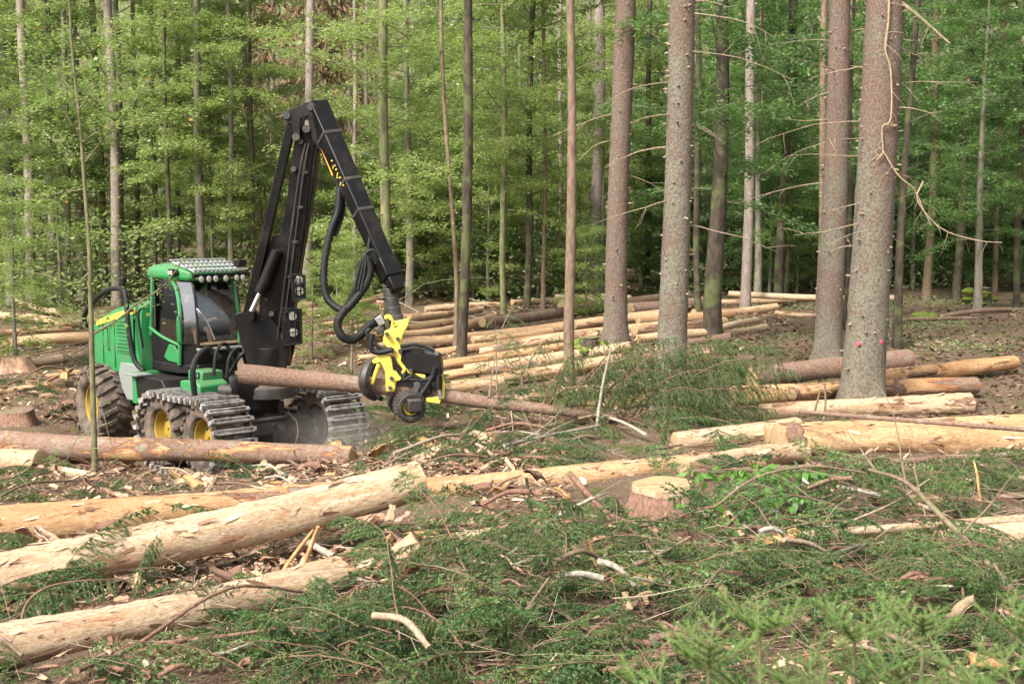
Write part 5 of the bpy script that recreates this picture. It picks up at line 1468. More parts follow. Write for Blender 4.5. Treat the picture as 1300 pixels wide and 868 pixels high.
# feed roller wheels
def roller(px, py, dy, r_, name='feed_roller'):
    ax = (hw(px, py, dy - .3) - hw(px - 6, py - 5, dy)).normalized()
    mm = ax.to_track_quat('Z', 'Y').to_matrix(); c = hw(px, py, dy)
    mb = MB().lathe([(r_ * .45, -.17), (r_ * .95, -.17), (r_, -.14), (r_, .14), (r_ * .95, .17), (r_ * .72, .17), (r_ * .68, .10), (r_ * .4, .10), (r_ * .36, .18), (r_ * .1, .18)], c, mm, 26)
    for k in range(26):
        a = 2 * math.pi * k / 26
        mb.beam(c + mm @ Vector((math.cos(a) * r_ * 1.02, math.sin(a) * r_ * 1.02, -.14)), c + mm @ Vector((math.cos(a + .1) * r_ * 1.02, math.sin(a + .1) * r_ * 1.02, .14)), .03, .035, up=mm @ Vector((math.cos(a), math.sin(a), 0)))
    hpart(name, mb, IRON, .004)
    hpart('roller_ring', MB().lathe([(r_ * .45, .105), (r_ * .52, .13), (r_ * .58, .105)], c, mm, 24), YELLOW)
    hpart('roller_motor', MB().box(c + mm @ Vector((.02, .06, .22)), (.24, .2, .2), mm.to_4x4()), IRON, .02)
roller(520, 515, -.42, .245)
roller(512, 508, .42, .25)
hpart('roller_arm', MB().beam(hw(534, 478, -.30), hw(522, 512, -.40), .10, .12, up=depthv), IRON, .01)
hpart('yellow_bracket', slab([(527, 474), (540, 476), (540, 480), (527, 479)], -.36, .1), YELLOW, .005)
hpart('yellow_bracket', slab([(541, 505), (556, 504), (560, 508), (558, 512), (541, 510)], -.36, .12), YELLOW, .005)
hpart('yellow_bracket', slab([(561, 474), (565, 486), (564, 506), (561, 506), (561, 486)], -.32, .06), YELLOW, .005)
hpart('head_cylinder', MB().tube([hw(557, 476, -.36), hw(557, 494, -.36)], .055, 12), BLACK)
hpart('piston_rod', MB().tube([hw(557, 494, -.36), hw(559, 506, -.36)], .035, 10), STEEL)
for pxs, r_ in (([(552, 466), (549, 478), (541, 492), (532, 504)], .05), ([(515, 474), (512, 482), (525, 477), (534, 484), (536, 496), (530, 506)], .035), ([(470, 417), (466, 424), (480, 440), (500, 445)], .038), ([(473, 424), (471, 440), (478, 447), (498, 444)], .05), ([(508, 440), (525, 437), (540, 440), (552, 446)], .03), ([(506, 445), (526, 442), (538, 444)], .028), ([(529, 482), (540, 482), (549, 478)], .035), ([(498, 452), (505, 470), (515, 480), (530, 482)], .03)):
    hpart('hose', MB().tube(bez([hw(x, y, -.36) for x, y in pxs], 7), r_, 8), RUBBER)
m = MB()
for (x, y) in ((508, 446), (505, 430), (521, 470), (491, 424), (497, 480), (495, 492)): m.tube([hw(x, y, -.44), hw(x, y, -.2)], .035, 10)
hpart('head_pins', m, IRON)['kind'] = 'stuff'
hpart('hose_clamp', MB().beam(hw(479, 409, -.05), hw(487, 404, -.05), .15, .15), STEEL, .01)
hpart('valve_block', slab([(476, 418), (486, 412), (489, 420), (479, 425)], -.1, .25), IRON, .02)
hpart('valve_block', slab([(523, 486), (545, 484), (548, 500), (526, 502)], -.38, .2), BLACK, .02)
# ------------------------------------------------------------------ spruce boughs, brash, chips
def needles_on(A, B, dens, ln, wd, rs, tint0):
    """needle triangles round many twigs A->B"""
    L = np.linalg.norm(B - A, axis=1)
    cnt = np.maximum(3, (L * dens).astype(int))
    idx = np.repeat(np.arange(len(A)), cnt)
    m = len(idx)
    d = unit(B - A)[idx]; a, b = frames(d)
    u = rs.random((m, 1)); ph = rs.uniform(0, 2 * math.pi, (m, 1))
    rad = a * np.cos(ph) + b * np.sin(ph)
    c = A[idx] + (B - A)[idx] * u
    dd = unit(d * rs.uniform(.6, 1.2, (m, 1)) + rad * .75 + np.array([0, 0, .12]))
    l = ln * rs.uniform(.7, 1.2, (m, 1))
    sd = unit(np.cross(dd, rad + rs.normal(size=(m, 3)) * .6)) * wd * .5
    V = np.stack([c - sd, c + sd, c + dd * l], 1).reshape(-1, 3)
    t = np.clip(tint0[idx] * .6 + rs.random(m) * .4, 0, 1)
    return V, np.arange(m * 3).reshape(-1, 3), t
def bough(path, r0, tl, hang, seed, spacing=.085, dens=340, ln=.023, wd=.0075, subs=4, start=.1, live=1.0, fine=True):
    rs = np.random.default_rng(seed)
    P = np.array([tuple(p) for p in path]); n = len(P)
    seg = np.linalg.norm(P[1:] - P[:-1], axis=1); cum = np.concatenate([[0], np.cumsum(seg)]); Lt = cum[-1]
    A, B, T = [], [], []
    S = start * Lt; SA, SB, R0, R1 = [list(P[:-1])], [list(P[1:])], [], []
    rr = r0 * (1 - .85 * cum / Lt)
    R0 += list(rr[:-1]); R1 += list(rr[1:])
    SA, SB = list(P[:-1]), list(P[1:])
    def pt(s):
        k = min(np.searchsorted(cum, s, 'right') - 1, n - 2)
        f = (s - cum[k]) / seg[k]
        return P[k] * (1 - f) + P[k + 1] * f, unit(P[k + 1] - P[k])
    while S < Lt:
        c, d = pt(S); u = S / Lt
        side = np.cross(d, [0, 0, 1.0]); side = side / (np.linalg.norm(side) + 1e-6)
        for sg in (-1, 1):
            if rs.random() > live: continue
            L = tl * (1.05 - .75 * u) * rs.uniform(.55, 1.15)
            dd = unit(d * .75 + side * sg * rs.uniform(.5, 1) + np.array([0, 0, -hang * rs.uniform(.6, 1.2)]) + rs.normal(size=3) * .1)
            q = c.copy(); tt = rs.random()
            ns = 3
            for j in range(ns):
                dd = unit(dd + np.array([0, 0, -hang * .35]) + rs.normal(size=3) * .08)
                q2 = q + dd * L / ns
                A.append(q); B.append(q2); T.append(tt)
                if fine: SA.append(q); SB.append(q2); R0.append(.0028); R1.append(.002)
                sd2 = np.cross(dd, [0, 0, 1.0])
                for _ in range(subs // 2 if j else max(0, subs // 2 - 1)):
                    s2 = rs.choice([-1, 1])
                    e = unit(dd * .8 + sd2 * s2 * rs.uniform(.4, .9) + np.array([0, 0, -hang * .5]) + rs.normal(size=3) * .15)
                    f = q + (q2 - q) * rs.random()
                    A.append(f); B.append(f + e * L * rs.uniform(.25, .55)); T.append(np.clip(tt + rs.normal() * .15, 0, 1))
                q = q2
        S += spacing * rs.uniform(.7, 1.3)
    A.append(P[-2]); B.append(P[-1]); T.append(.5)
    NV = needles_on(np.array(A), np.array(B), dens, ln, wd, rs, np.array(T))
    SV = sticks(np.array(SA), np.array(SB), np.array(R0), np.array(R1), 4)
    return SV, NV
def local_path(L, arch, seed, n=10):
    rs = random.Random(seed)
    pts = []; y = 0; dy = 0
    for i in range(n + 1):
        t = i / n
        dy += rs.gauss(0, .012); y += dy
        pts.append(Vector((t * L, y * L, arch * math.sin(math.pi * t) * L - .12 * t * t * L)))
    return pts
BK = []
for i in range(8):
    L = 1.0 + .12 * i
    SV, NV = bough(local_path(L, .06 + .05 * (i % 3), i), .007 + .001 * (i % 4), .34 + .03 * (i % 3), .12 + .22 * (i % 3), 900 + i)
    BK.append((SV, NV, np_mesh('stem', SV[0], SV[1], MAT['twig'], True), np_mesh('needles', NV[0], NV[1], MAT['needle'], False, NV[2])))
BK2 = []                                         # lighter-weight boughs for the mass
for i in range(6):
    SV, NV = bough(local_path(.75 + .08 * i, .05, 50 + i), .008, .30, .25, 950 + i, .085, 165, .026, .0115, 4, fine=False)
    BK2.append((SV, NV))

# where the brash lies thick, in pixels of the photograph: x0 y0 x1 y1 weight
ZB = [(540, 650, 1420, 868, 10), (380, 735, 700, 868, 4.5), (-90, 770, 400, 868, 3.2), (-90, 596, 200, 640, 1.3), (200, 590, 540, 625, .8), (540, 520, 880, 600, 3.2), (440, 525, 580, 590, 1.6), (640, 440, 880, 530, .9), (1010, 590, 1420, 660, 2.4),
      (-90, 690, 140, 770, .7), (-90, 470, 110, 540, .8), (300, 640, 560, 730, .8), (860, 560, 1010, 640, 1.0), (880, 440, 980, 560, 1.6), (0, 430, 130, 500, .5), (380, 430, 470, 520, .4), (860, 640, 1420, 800, 3)]
wsum = sum(z[4] for z in ZB)
def sample(Z, n, seed):
    rs = random.Random(seed); W = [z[4] for z in Z]
    for _ in range(n):
        z = rs.choices(Z, W)[0]
        x, y = rs.uniform(z[0], z[2]), rs.uniform(z[1], z[3])
        if 420 < x < 600 and 625 < y < 668: continue          # open chips round the raised log's end
        yield x, y, rs
def heap(x, y):
    return .36 * max(0.0, math.sin(x * 1.9 + .7) * math.cos(y * 1.7 + .3 * x) + .12) if y < 17 else .12 * max(0.0, math.sin(x * 1.3) * math.cos(y * 1.1))
def near_log(p, margin=.05):
    for (o, a, b, r0, r1) in LOGS:
        d = b - a; t = max(0, min(1, (p - a).dot(d) / d.length_squared))
        if (p - (a + d * t)).length < max(r0, r1) + margin: return True
    return False
VS, FS_, TS, SVs, SFs = [], [], [], [], []
nb_ = 0; ns_ = 0
for px, py, rs in sample(ZB, 560, 77):
    p = fhit(px, py)
    if p.y < 20 and near_log(p + Vector((0, 0, .2)), .24): continue
    hgt = abs(rs.gauss(.02, .07)) + heap(p.x, p.y) * rs.uniform(.3, 1.0)
    SV, NV = BK2[rs.randrange(6)]
    M4 = Matrix.Translation((p.x, p.y, p.z + hgt)) @ Matrix.Rotation(rs.uniform(0, 6.28), 4, 'Z') @ Matrix.Rotation(rs.gauss(0, .25), 4, 'Y') @ Matrix.Rotation(rs.gauss(0, .4), 4, 'X') @ Matrix.Scale(rs.uniform(.7, 1.25), 4)
    m3 = np.array(M4.to_3x3()); tt = np.array(M4.translation)
    VS.append(NV[0] @ m3.T + tt); FS_.append(NV[1] + nb_); nb_ += len(NV[0]); TS.append(np.clip(NV[2] * .7 + rs.uniform(-.2, .5), 0, 1))
    SVs.append(SV[0] @ m3.T + tt); SFs.append(SV[1] + ns_); ns_ += len(SV[0])
brash = link('brash', np_mesh('brash', np.concatenate(VS), np.concatenate(FS_), MAT['needle'], False, np.concatenate(TS)))
tag(brash, 'thick mat of green spruce brash covering the ground between the logs', 'brash', kind='stuff')
bst = link('brash_stems', np_mesh('brash_stems', np.concatenate(SVs), np.concatenate(SFs), MAT['twig'], True))
tag(bst, 'tangle of thin grey-brown stems within the spruce brash', 'brash', kind='stuff')

def zlabel(px, py):
    if px < 420 and py > 700: return 'green spruce bough in the brash below the half buried log', 'boughs below the half buried log'
    if px < 560 and py > 585: return 'green spruce bough among the chips between the barked log and the peeled logs', 'boughs between barked and peeled logs'
    if py < 600 and px < 890: return 'green spruce bough lying under the held tree and head', 'boughs under the held tree'
    if px >= 860 and py < 700: return 'green spruce bough around the stumps in front of the orange logs', 'boughs around the stumps'
    if px < 720: return 'green spruce bough in the brash around the lichen-grey stick', 'boughs around the lichen-grey stick'
    return 'green spruce bough in the brash slope in front of the slim peeled pole', 'boughs in front of the slim peeled pole'
k_ = 0
for px, py, rs in sample(ZB, 190, 78):
    p = fhit(px, py)
    if 400 < px < 690 and 605 < py < 735: continue
    if near_log(p + Vector((0, 0, .2)), .36 if p.y < 20 else .05): continue
    vi = rs.randrange(8); SV, NV, sm_, nm_ = BK[vi]
    e = empty('spruce_bough', (p.x, p.y, p.z + abs(rs.gauss(.05, .06)) + heap(p.x, p.y) * rs.uniform(.75, 1.1)))
    e.rotation_euler = (rs.gauss(0, .45), rs.gauss(-.12, .22), rs.uniform(0, 6.28))
    sc = rs.uniform(.65, 1.15); e.scale = (sc, sc, sc)
    lab, gr = zlabel(px, py)
    wd_ = ('small ' if sc < .82 else ('long ' if sc > 1.0 and vi > 3 else '')) + ('flat ', 'bent ', 'drooping ')[vi % 3]
    tag(e, lab.replace('green ', wd_ + 'green '), 'bough', wd_ + gr)
    link('stem', sm_, e); link('needles', nm_, e)

def custom_bough(pxs, Ys, r0, tl, hang, label, seed, mat='needle', stem='twig', **kw):
    pts = [at(x, y, Ys[0] + (Ys[1] - Ys[0]) * i / (len(pxs) - 1)) for i, (x, y) in enumerate(pxs)]
    b = pts[0].copy(); loc = [p - b for p in bez(pts, 5)]
    SV, NV = bough(loc, r0, tl, hang, seed, **kw)
    e = empty('spruce_bough', b); tag(e, label, 'bough')
    link('stem', np_mesh('stem', SV[0], SV[1], MAT[stem], True), e)
    link('needles', np_mesh('needles', NV[0], NV[1], MAT[mat], False, NV[2]), e)
    return e
def gd(px, py): return hit(px, py).y
Y1 = gd(35, 832)
custom_bough([(36, 836), (28, 795), (34, 765), (60, 745), (100, 737), (150, 735)], (Y1, Y1 + .5), .016, .42, 1.5, 'arched spruce bough with hanging twigs in front of the half buried log', 1201, spacing=.05, start=.35, dens=300)
Y2 = gd(190, 770)
custom_bough([(176, 768), (180, 730), (184, 700), (200, 680)], (Y2, Y2 - .1), .010, .30, 1.1, 'small upright spruce tip standing before the raised log', 1202, spacing=.045, dens=300)
Y3 = gd(520, 830)
custom_bough([(560, 800), (520, 752), (470, 738), (425, 765), (395, 800)], (Y3, Y3 + .3), .013, .5, 1.4, 'broad drooping spruce bough fanning over the brash beside the splintered stub', 1203, spacing=.045, dens=300)
custom_bough([(600, 840), (560, 790), (505, 770), (450, 800)], (Y3 - .6, Y3 - .3), .011, .42, 1.3, 'drooping spruce bough below the broad fanning one', 1204, spacing=.05, dens=300)
Y4 = gd(565, 730)
custom_bough([(600, 745), (590, 700), (576, 676), (562, 672)], (Y4, Y4 - .2), .012, .42, 1.4, 'dark spruce bough drooping beside the short sawn block', 1205, spacing=.045, dens=300)
Y5 = gd(905, 600)
custom_bough([(900, 660), (915, 640), (918, 622), (908, 615)], (Y5 - 2, Y5 - 2), .012, .3, 1.2, 'spruce tip drooping over the big stump edge', 1206, spacing=.05, dens=300)
custom_bough([(845, 560), (843, 530), (848, 505), (843, 490)], (20.2, 20.2), .014, .42, 1.2, 'dark upright spruce tip in front of the lichen-grey trunk', 1207, spacing=.06, dens=300)
for i, (pxs, Ys, lab) in enumerate([
    ([(700, 735), (760, 700), (830, 690), (890, 700)], None, 'flat spruce bough behind the pale splinter plank'),
    ([(880, 745), (950, 700), (1040, 690), (1110, 700)], None, 'long flat spruce bough under the broken leafy branch'),
    ([(1290, 760), (1230, 720), (1150, 715), (1080, 740)], None, 'flat spruce bough under the arched brown pole'),
    ([(640, 860), (720, 815), (800, 800), (870, 810)], None, 'wide spruce bough beside the thin brown stick'),
    ([(250, 850), (310, 815), (380, 815), (440, 835)], None, 'wide spruce bough crossed by the red-brown stick')]):
    yy = gd(*pxs[0])
    custom_bough(pxs, (yy, gd(*pxs[-1])), .014, .45, .35, lab, 1220 + i, spacing=.05, dens=300)

# the tree held in the head: stem through the head, branches on its crown end
HT = empty('held_tree', at(305, 476, 22.75)); tag(HT, 'spruce stem gripped by the harvester head, its branchy top still attached', 'tree')
hb = HT.location.copy()
def stem_pt(f): 
    P = [(305, 474), (480, 490), (620, 511), (760, 527), (905, 546)]
    f *= 4; i = min(3, int(f)); f -= i
    x = P[i][0] + (P[i + 1][0] - P[i][0]) * f; y = P[i][1] + (P[i + 1][1] - P[i][1]) * f
    return at(x, y, 22.75 - .2 * (i + f) / 4)
n = 70
pts = [stem_pt(i / (n - 1)) - hb for i in range(n)]
rs = random.Random(9)
rad = [(.172 - .125 * i / (n - 1)) * (1 + rs.gauss(0, .02)) for i in range(n)]
m = MB().tube(pts, rad, 16, caps=False); st = m.build('stem', MAT['wood'], HT, sharp=70); st.color = (.80, .5, 0, 1)
c = MB().lathe([(.171, 0), (.165, .004), (.05, .006)], pts[0], (pts[0] - pts[1]).to_track_quat('Z', 'Y').to_matrix(), 18).build('cut_end', MAT['palewood'], HT)
k_ = 0
HBR = [  # base fraction, tip pixel, tip depth offset, arch, hang, live
 (.50, (660, 385), .9, .5, 1.0, .35), (.52, (628, 402), -.3, .5, .8, .25), (.56, (720, 425), .6, .55, 1.1, .5), (.58, (650, 430), -.5, .6, .8, .5), (.62, (790, 432), .3, .5, 1.2, .9),
 (.64, (740, 455), -.5, .5, 1.0, .9), (.68, (860, 430), .8, .4, 1.1, 1), (.70, (810, 445), -.4, .45, 1.2, 1), (.74, (905, 452), .5, .4, 1.1, 1), (.76, (840, 470), -.8, .4, 1.0, 1),
 (.80, (985, 440), .4, .35, 1.0, 1), (.82, (935, 475), -.4, .4, 1.0, 1), (.86, (1010, 470), .7, .3, .9, 1), (.88, (960, 500), -.5, .35, .9, 1), (.92, (1000, 495), .2, .3, .8, 1), (.95, (985, 520), -.3, .25, .7, 1), (.99, (1015, 530), .0, .15, .6, 1),
 (.66, (700, 560), -.9, .1, .6, .7), (.72, (770, 565), -.8, .1, .6, .9), (.78, (860, 560), -.8, .1, .6, .9), (.55, (655, 575), -.5, .0, .5, .4), (.84, (905, 500), -.9, .4, 1.0, 1), (.9, (930, 455), .9, .4, 1.1, 1), (.67, (790, 470), .3, .5, 1.3, 1), (.71, (835, 455), .0, .5, 1.3, 1), (.77, (890, 440), -.2, .45, 1.2, 1), (.79, (925, 430), .2, .4, 1.2, 1), (.83, (955, 455), .0, .4, 1.2, 1), (.87, (990, 455), -.2, .35, 1.1, 1), (.93, (985, 480), .1, .3, 1, 1), (.63, (770, 500), -.6, .4, 1.2, .9), (.73, (880, 480), .2, .45, 1.1, 1)]
for i, (f, tip, dy, arch, hang, live) in enumerate(HBR):
    a = stem_pt(f); b = at(tip[0], tip[1], a.y + dy)
    L = (b - a).length
    ph = [a.lerp(b, t) + Vector((0, 0, arch * L * .55 * math.sin(math.pi * t ** .8))) - hb for t in [j / 9 for j in range(10)]]
    SV, NV = bough(ph, .016, min(.62, .3 * L + .12), hang * .7, 1300 + i, .065, 150, .027, .0095, 4, .2, live * .85)
    br = link('branch', np_mesh('branch', SV[0], SV[1], MAT['deadwood' if live < .6 else 'twig'], True), HT)
    link('needles', np_mesh('needles', NV[0], NV[1], MAT['needle'], False, NV[2]), br)
for i in range(16):                                   # broken stubs near the head
    f = .47 + .012 * i + rs.uniform(0, .01); a = stem_pt(f) - hb
    q = branch_path(a, (rs.gauss(.3, .5), rs.gauss(-.2, .5), rs.choice((-1, -1, .8))), rs.uniform(.25, .9), .3, rs.random(), 5, .12)
    MB().tube(q, [.016 * (1 - .7 * j / 5) for j in range(6)], 5).build('branch_stub', MAT['twig'], HT)

# chips, bark flakes, twigs and litter that nobody could count
ZC = [(-90, 575, 560, 640, 5), (0, 690, 560, 760, 4), (520, 570, 720, 680, 2.5), (360, 375, 620, 470, 4.5), (560, 440, 850, 540, 3), (-90, 400, 130, 540, 4), (560, 380, 960, 460, 3), (100, 540, 560, 610, 3), (380, 560, 700, 610, 2.5), (-90, 640, 1420, 868, 5), (860, 560, 1420, 640, 1.2), (600, 370, 1000, 420, 1.5)]
def flakes(Z, n, seed, s0, s1, mat, name, label, tiltv, lift=.05, asp=(.12, .5), tlo=0, cat='chips'):
    rs2 = np.random.default_rng(seed)
    P = np.array([tuple(fhit(px, py)) for px, py, _ in sample(Z, n // 3, seed)])
    P = np.concatenate([P, P + rs2.normal(size=P.shape) * [.22, .3, 0], P + rs2.normal(size=P.shape) * [.3, .4, 0]])
    P[:, 2] = Gv(P[:, 0], P[:, 1]) + rs2.random(len(P)) * lift + .008
    n = len(P)
    yaw = rs2.uniform(0, 6.28, n); D = np.stack([np.cos(yaw), np.sin(yaw), rs2.normal(size=n) * tiltv], -1)
    Nn = unit(np.array([0, 0, 1.0]) + rs2.normal(size=(n, 3)) * tiltv)
    D = unit(D); S = unit(np.cross(D, Nn)); U = np.cross(S, D)
    sz = np.exp(rs2.uniform(math.log(s0), math.log(s1), n))[:, None]; w = sz * rs2.uniform(*asp, (n, 1)) * .5
    V = np.stack([P - D * sz * .5 - S * w * .6, P - D * sz * .45 + S * w, P + U * w * .35 + D * sz * .1 + S * w * .9, P + D * sz * .5 + S * w * .2, P + D * sz * .42 - S * w * .8], 1).reshape(-1, 3)
    o = link(name, np_mesh(name, V, np.arange(n * 5).reshape(-1, 5), MAT[mat], False, np.clip(rs2.random(n) * (1 - tlo) + tlo, 0, 1)))
    tag(o, label, cat, kind='stuff')
flakes(ZC, 24000, 501, .03, .19, 'chips', 'wood_chips', 'scattered pale wood chips and reddish bark flakes over the ground', .35, .10)
flakes([(1100, 375, 1420, 480, 4), (900, 380, 1100, 460, 2), (-90, 380, 1420, 440, 4), (1000, 480, 1420, 540, 1.5)], 7500, 502, .06, .14, 'litter', 'leaf_litter', 'brown fallen leaves covering the forest floor beyond the clearing', .3, .04, (.5, .8), cat='litter')
# dry twigs
tA_, tB_, tr0, tt_ = [], [], [], []
for px, py, rs in sample(ZB + [(360, 375, 900, 440, 4), (-90, 400, 130, 540, 2), (-90, 575, 700, 700, 4), (560, 660, 1420, 868, 8)], 3400, 505):
    p = fhit(px, py); a = rs.uniform(0, 6.28); L = rs.uniform(.15, .9); d = Vector((math.cos(a), math.sin(a), rs.gauss(.05, .25)))
    q = Vector((p.x, p.y, p.z + abs(rs.gauss(.05, .08)) + heap(p.x, p.y) * rs.random())); t0 = rs.random(); r_ = rs.uniform(.002, .0048)
    for j in range(3):
        d = (d + Vector((rs.gauss(0, .2), rs.gauss(0, .2), rs.gauss(-.05, .15)))).normalized()
        q2 = q + d * L / 3
        tA_.append(tuple(q)); tB_.append(tuple(q2)); tr0.append(r_ * (1 - .2 * j)); tt_ += [t0] * 3
        q = q2
    if rs.random() < .6:
        q3 = Vector(tA_[-2]) + (d + Vector((rs.gauss(0, .7), rs.gauss(0, .7), rs.gauss(0, .4)))).normalized() * L * .4
        tA_.append(tA_[-2]); tB_.append(tuple(q3)); tr0.append(r_ * .6); tt_ += [t0] * 3
V, Fq = sticks(np.array(tA_), np.array(tB_), np.array(tr0), np.array(tr0) * .8, 3)
tag(link('twig_litter', np_mesh('twig_litter', V, Fq, MAT['drytwig'], False, np.array(tt_))), 'fine dry twigs strewn through the brash and chips', 'twigs', kind='stuff')
# ------------------------------------------------------------------ sticks, splinters, slabs that can be told apart
def stick(pxs, t, label, mat='twig', lift=0.0, Y=None, taper=.35, name='stick', cat='stick', twigs=0, seed=1, ends=None):
    """polyline of photo pixels; t thickness in pixels; the first point touches the ground"""
    Y0 = Y[0] if Y else hit(*pxs[0], lift).y
    Y1 = Y[1] if Y else hit(*pxs[-1], lift).y
    n = len(pxs)
    P = [at(x, y, Y0 + (Y1 - Y0) * i / (n - 1)) for i, (x, y) in enumerate(pxs)]
    if Y is None: P = [p + Vector((0, 0, .10 + heap(p.x, p.y))) for p in P]
    b = P[0].copy(); pts = [p - b for p in bez(P, 5)]
    r = t / 2 / F_PX * Y0; rs = random.Random(seed); m = len(pts)
    mb = MB().tube(pts, [r * (1 - taper * i / (m - 1)) * (1 + rs.gauss(0, .06)) for i in range(m)], 8)
    o = mb.build(name, MAT[mat], None, sharp=60); o.location = b
    tag(o, label, cat)
    for _ in range(twigs):
        j = rs.randrange(1, m - 1); L = (pts[-1] - pts[0]).length
        q = branch_path(pts[j], (pts[-1] - pts[0]).normalized() + Vector((rs.gauss(0, .6), rs.gauss(0, .6), rs.gauss(.1, .5))), L * rs.uniform(.15, .4), .3, rs.random(), 5, .15)
        MB().tube(q, [r * .35 * (1 - .7 * i / 5) for i in range(6)], 5).build('twig', MAT[mat], o)
    return o
stick([(98, 868), (170, 836), (290, 790), (395, 766)], 7.5, 'long red-brown stick rising over the brash below the half buried log', lift=.08, seed=2)
stick([(285, 824), (330, 812), (384, 796)], 11, 'thick short red-brown branch piece with a broken knobby end', lift=.08, taper=-.1, seed=3)
stick([(195, 832), (290, 822), (360, 826), (413, 838)], 6, 'slim red-brown stick passing under the thick short piece', lift=.05, seed=4)
stick([(596, 748), (650, 700), (700, 660), (752, 632)], 8, 'lichen-grey stick leaning diagonally in front of the longest log', 'greytwig', Y=(12.6, 13.6), twigs=4, seed=5)
stick([(676, 660), (672, 632), (668, 606)], 5.5, 'dark upright stick in front of the longest log', 'dark', Y=(14.6, 14.5), seed=6)
stick([(722, 654), (770, 678), (815, 684), (850, 690)], 8, 'forked reddish branch right of the lichen-grey stick', 'twig', lift=.1, twigs=4, seed=7)
stick([(790, 680), (815, 700), (850, 745)], 6, 'reddish broken branch hanging down from the forked one', 'twig', lift=.06, seed=8)
stick([(768, 752), (758, 720), (746, 680)], 10, 'pale splintered plank standing in the brash right of the lichen-grey stick', 'splinter', Y=(12.2, 12.1), taper=.7, seed=9, name='splinter', cat='splinter')
stick([(1330, 800), (1262, 722), (1195, 655), (1150, 612), (1104, 596)], 11, 'long arched brown pole sagging over the brash slope', 'brown', Y=(11.2, 14.2), taper=.5, twigs=7, seed=10)
stick([(1312, 800), (1275, 740), (1262, 716)], 8, 'shorter brown pole propped against the arched pole', 'brown', Y=(11.1, 11.6), seed=11)
stick([(428, 872), (440, 830), (447, 797)], 9, 'upright red-brown stick with a pale broken tip', 'twig', Y=(10.0, 10.1), taper=.2, seed=12)
stick([(600, 838), (650, 822), (697, 795)], 6, 'brown pointed stick lying right of the drooping boughs', 'brown', lift=.06, seed=13)
stick([(745, 841), (820, 848), (905, 843)], 4, 'thin red stick near the brown pointed one', 'twig', lift=.04, seed=14)
stick([(475, 852), (515, 852), (545, 872)], 10, 'bent tan branch piece below the drooping boughs', 'deadwood', lift=.06, taper=.1, seed=15)
stick([(560, 778), (556, 790), (548, 812)], 9, 'short crooked tan branch stub right of the broad fanning bough', 'deadwood', Y=(11.2, 11.2), seed=16)
stick([(372, 757), (385, 720), (404, 668)], 11, 'tallest orange splinter of the shattered stub', 'splinter', Y=(12.5, 12.3), taper=.6, seed=17, name='splinter', cat='splinter')
stick([(346, 752), (366, 715), (398, 672)], 9, 'curved orange splinter leaning against the tallest one', 'splinter', Y=(12.5, 12.6), taper=.6, seed=18, name='splinter', cat='splinter')
stick([(362, 748), (350, 732), (325, 715)], 9, 'grey barked stick poking toward the raised log', 'greytwig', Y=(12.7, 13.1), taper=.1, seed=19)
stick([(424, 706), (395, 690), (364, 668)], 10, 'grey branch stub resting under the raised log end', 'greytwig', Y=(13.1, 13.4), taper=.1, seed=20)
stick([(404, 728), (450, 735), (490, 748)], 11, 'thick broken branch foot beside the splinters', 'greytwig', Y=(12.5, 12.2), taper=.4, twigs=2, seed=21)
stick([(757, 545), (765, 490), (776, 440)], 4.5, 'whitish lichen-covered twig standing up through the held tree', 'greytwig', Y=(22.0, 22.0), taper=.4, seed=22)
stick([(1046, 533), (1048, 510), (1047, 486)], 3.5, 'thin upright stick left of the thickest spruce', 'brown', Y=(21.5, 21.5), seed=23)
stick([(1033, 526), (1038, 508), (1042, 493)], 3, 'thin leaning stick beside the upright one by the thickest spruce', 'brown', Y=(21.5, 21.5), seed=24)
stick([(1216, 872), (1208, 852), (1199, 838)], 14, 'pale split stake end sticking out at the brash edge', 'palewood', Y=(9.4, 9.5), taper=.5, seed=25, name='splinter', cat='splinter')
stick([(1118, 818), (1160, 845), (1195, 862)], 9, 'broken brown branch end beside the pale split stake', 'brown', lift=.08, seed=26)
stick([(1245, 640), (1240, 600), (1236, 585)], 4, 'orange splinter twig leaning behind the slim peeled pole', 'splinter', Y=(15.2, 15.3), seed=27)
stick([(6, 700), (30, 715), (70, 728)], 5, 'thin dark branch hanging across the raised log', 'brown', Y=(13.0, 12.8), seed=28, twigs=3)
stick([(0, 640), (40, 622), (110, 622), (150, 600)], 4, 'thin curved brown branch over the left brash strip', 'brown', lift=.15, seed=29, twigs=3)
stick([(560, 560), (640, 585), (690, 592)], 5, 'reddish debris branch under the held tree', 'twig', lift=.1, seed=30, twigs=3)
stick([(640, 575), (700, 560), (760, 548)], 5, 'grey debris branch under the held tree near its middle', 'greytwig', lift=.12, seed=31, twigs=4)
stick([(500, 590), (560, 572), (600, 566)], 5, 'tan debris branch in the chips behind the raised log', 'deadwood', lift=.1, seed=32, twigs=3)
stick([(905, 645), (960, 606), (1030, 592), (1100, 600)], 4, 'long thin bending twig over the leafy broken branch', 'brown', Y=(13.6, 14.2), seed=33, twigs=2)
stick([(1010, 660), (1055, 668), (1130, 640), (1180, 608)], 4, 'thin pale twig running up toward the arched pole', 'deadwood', Y=(13.0, 14.0), seed=34, twigs=3)
stick([(870, 760), (960, 728), (1070, 706), (1135, 668)], 4.5, 'thin dark twig crossing the brash slope below the arched pole', 'brown', Y=(11.8, 13.2), seed=35, twigs=4)
stick([(805, 775), (880, 760), (930, 745)], 5, 'grey-brown branch piece on the brash left of the young spruces', 'greytwig', lift=.08, seed=36, twigs=2)
stick([(1205, 850), (1225, 800), (1222, 745)], 6, 'reddish upright branch under the arched pole', 'twig', Y=(10.2, 10.4), seed=37)
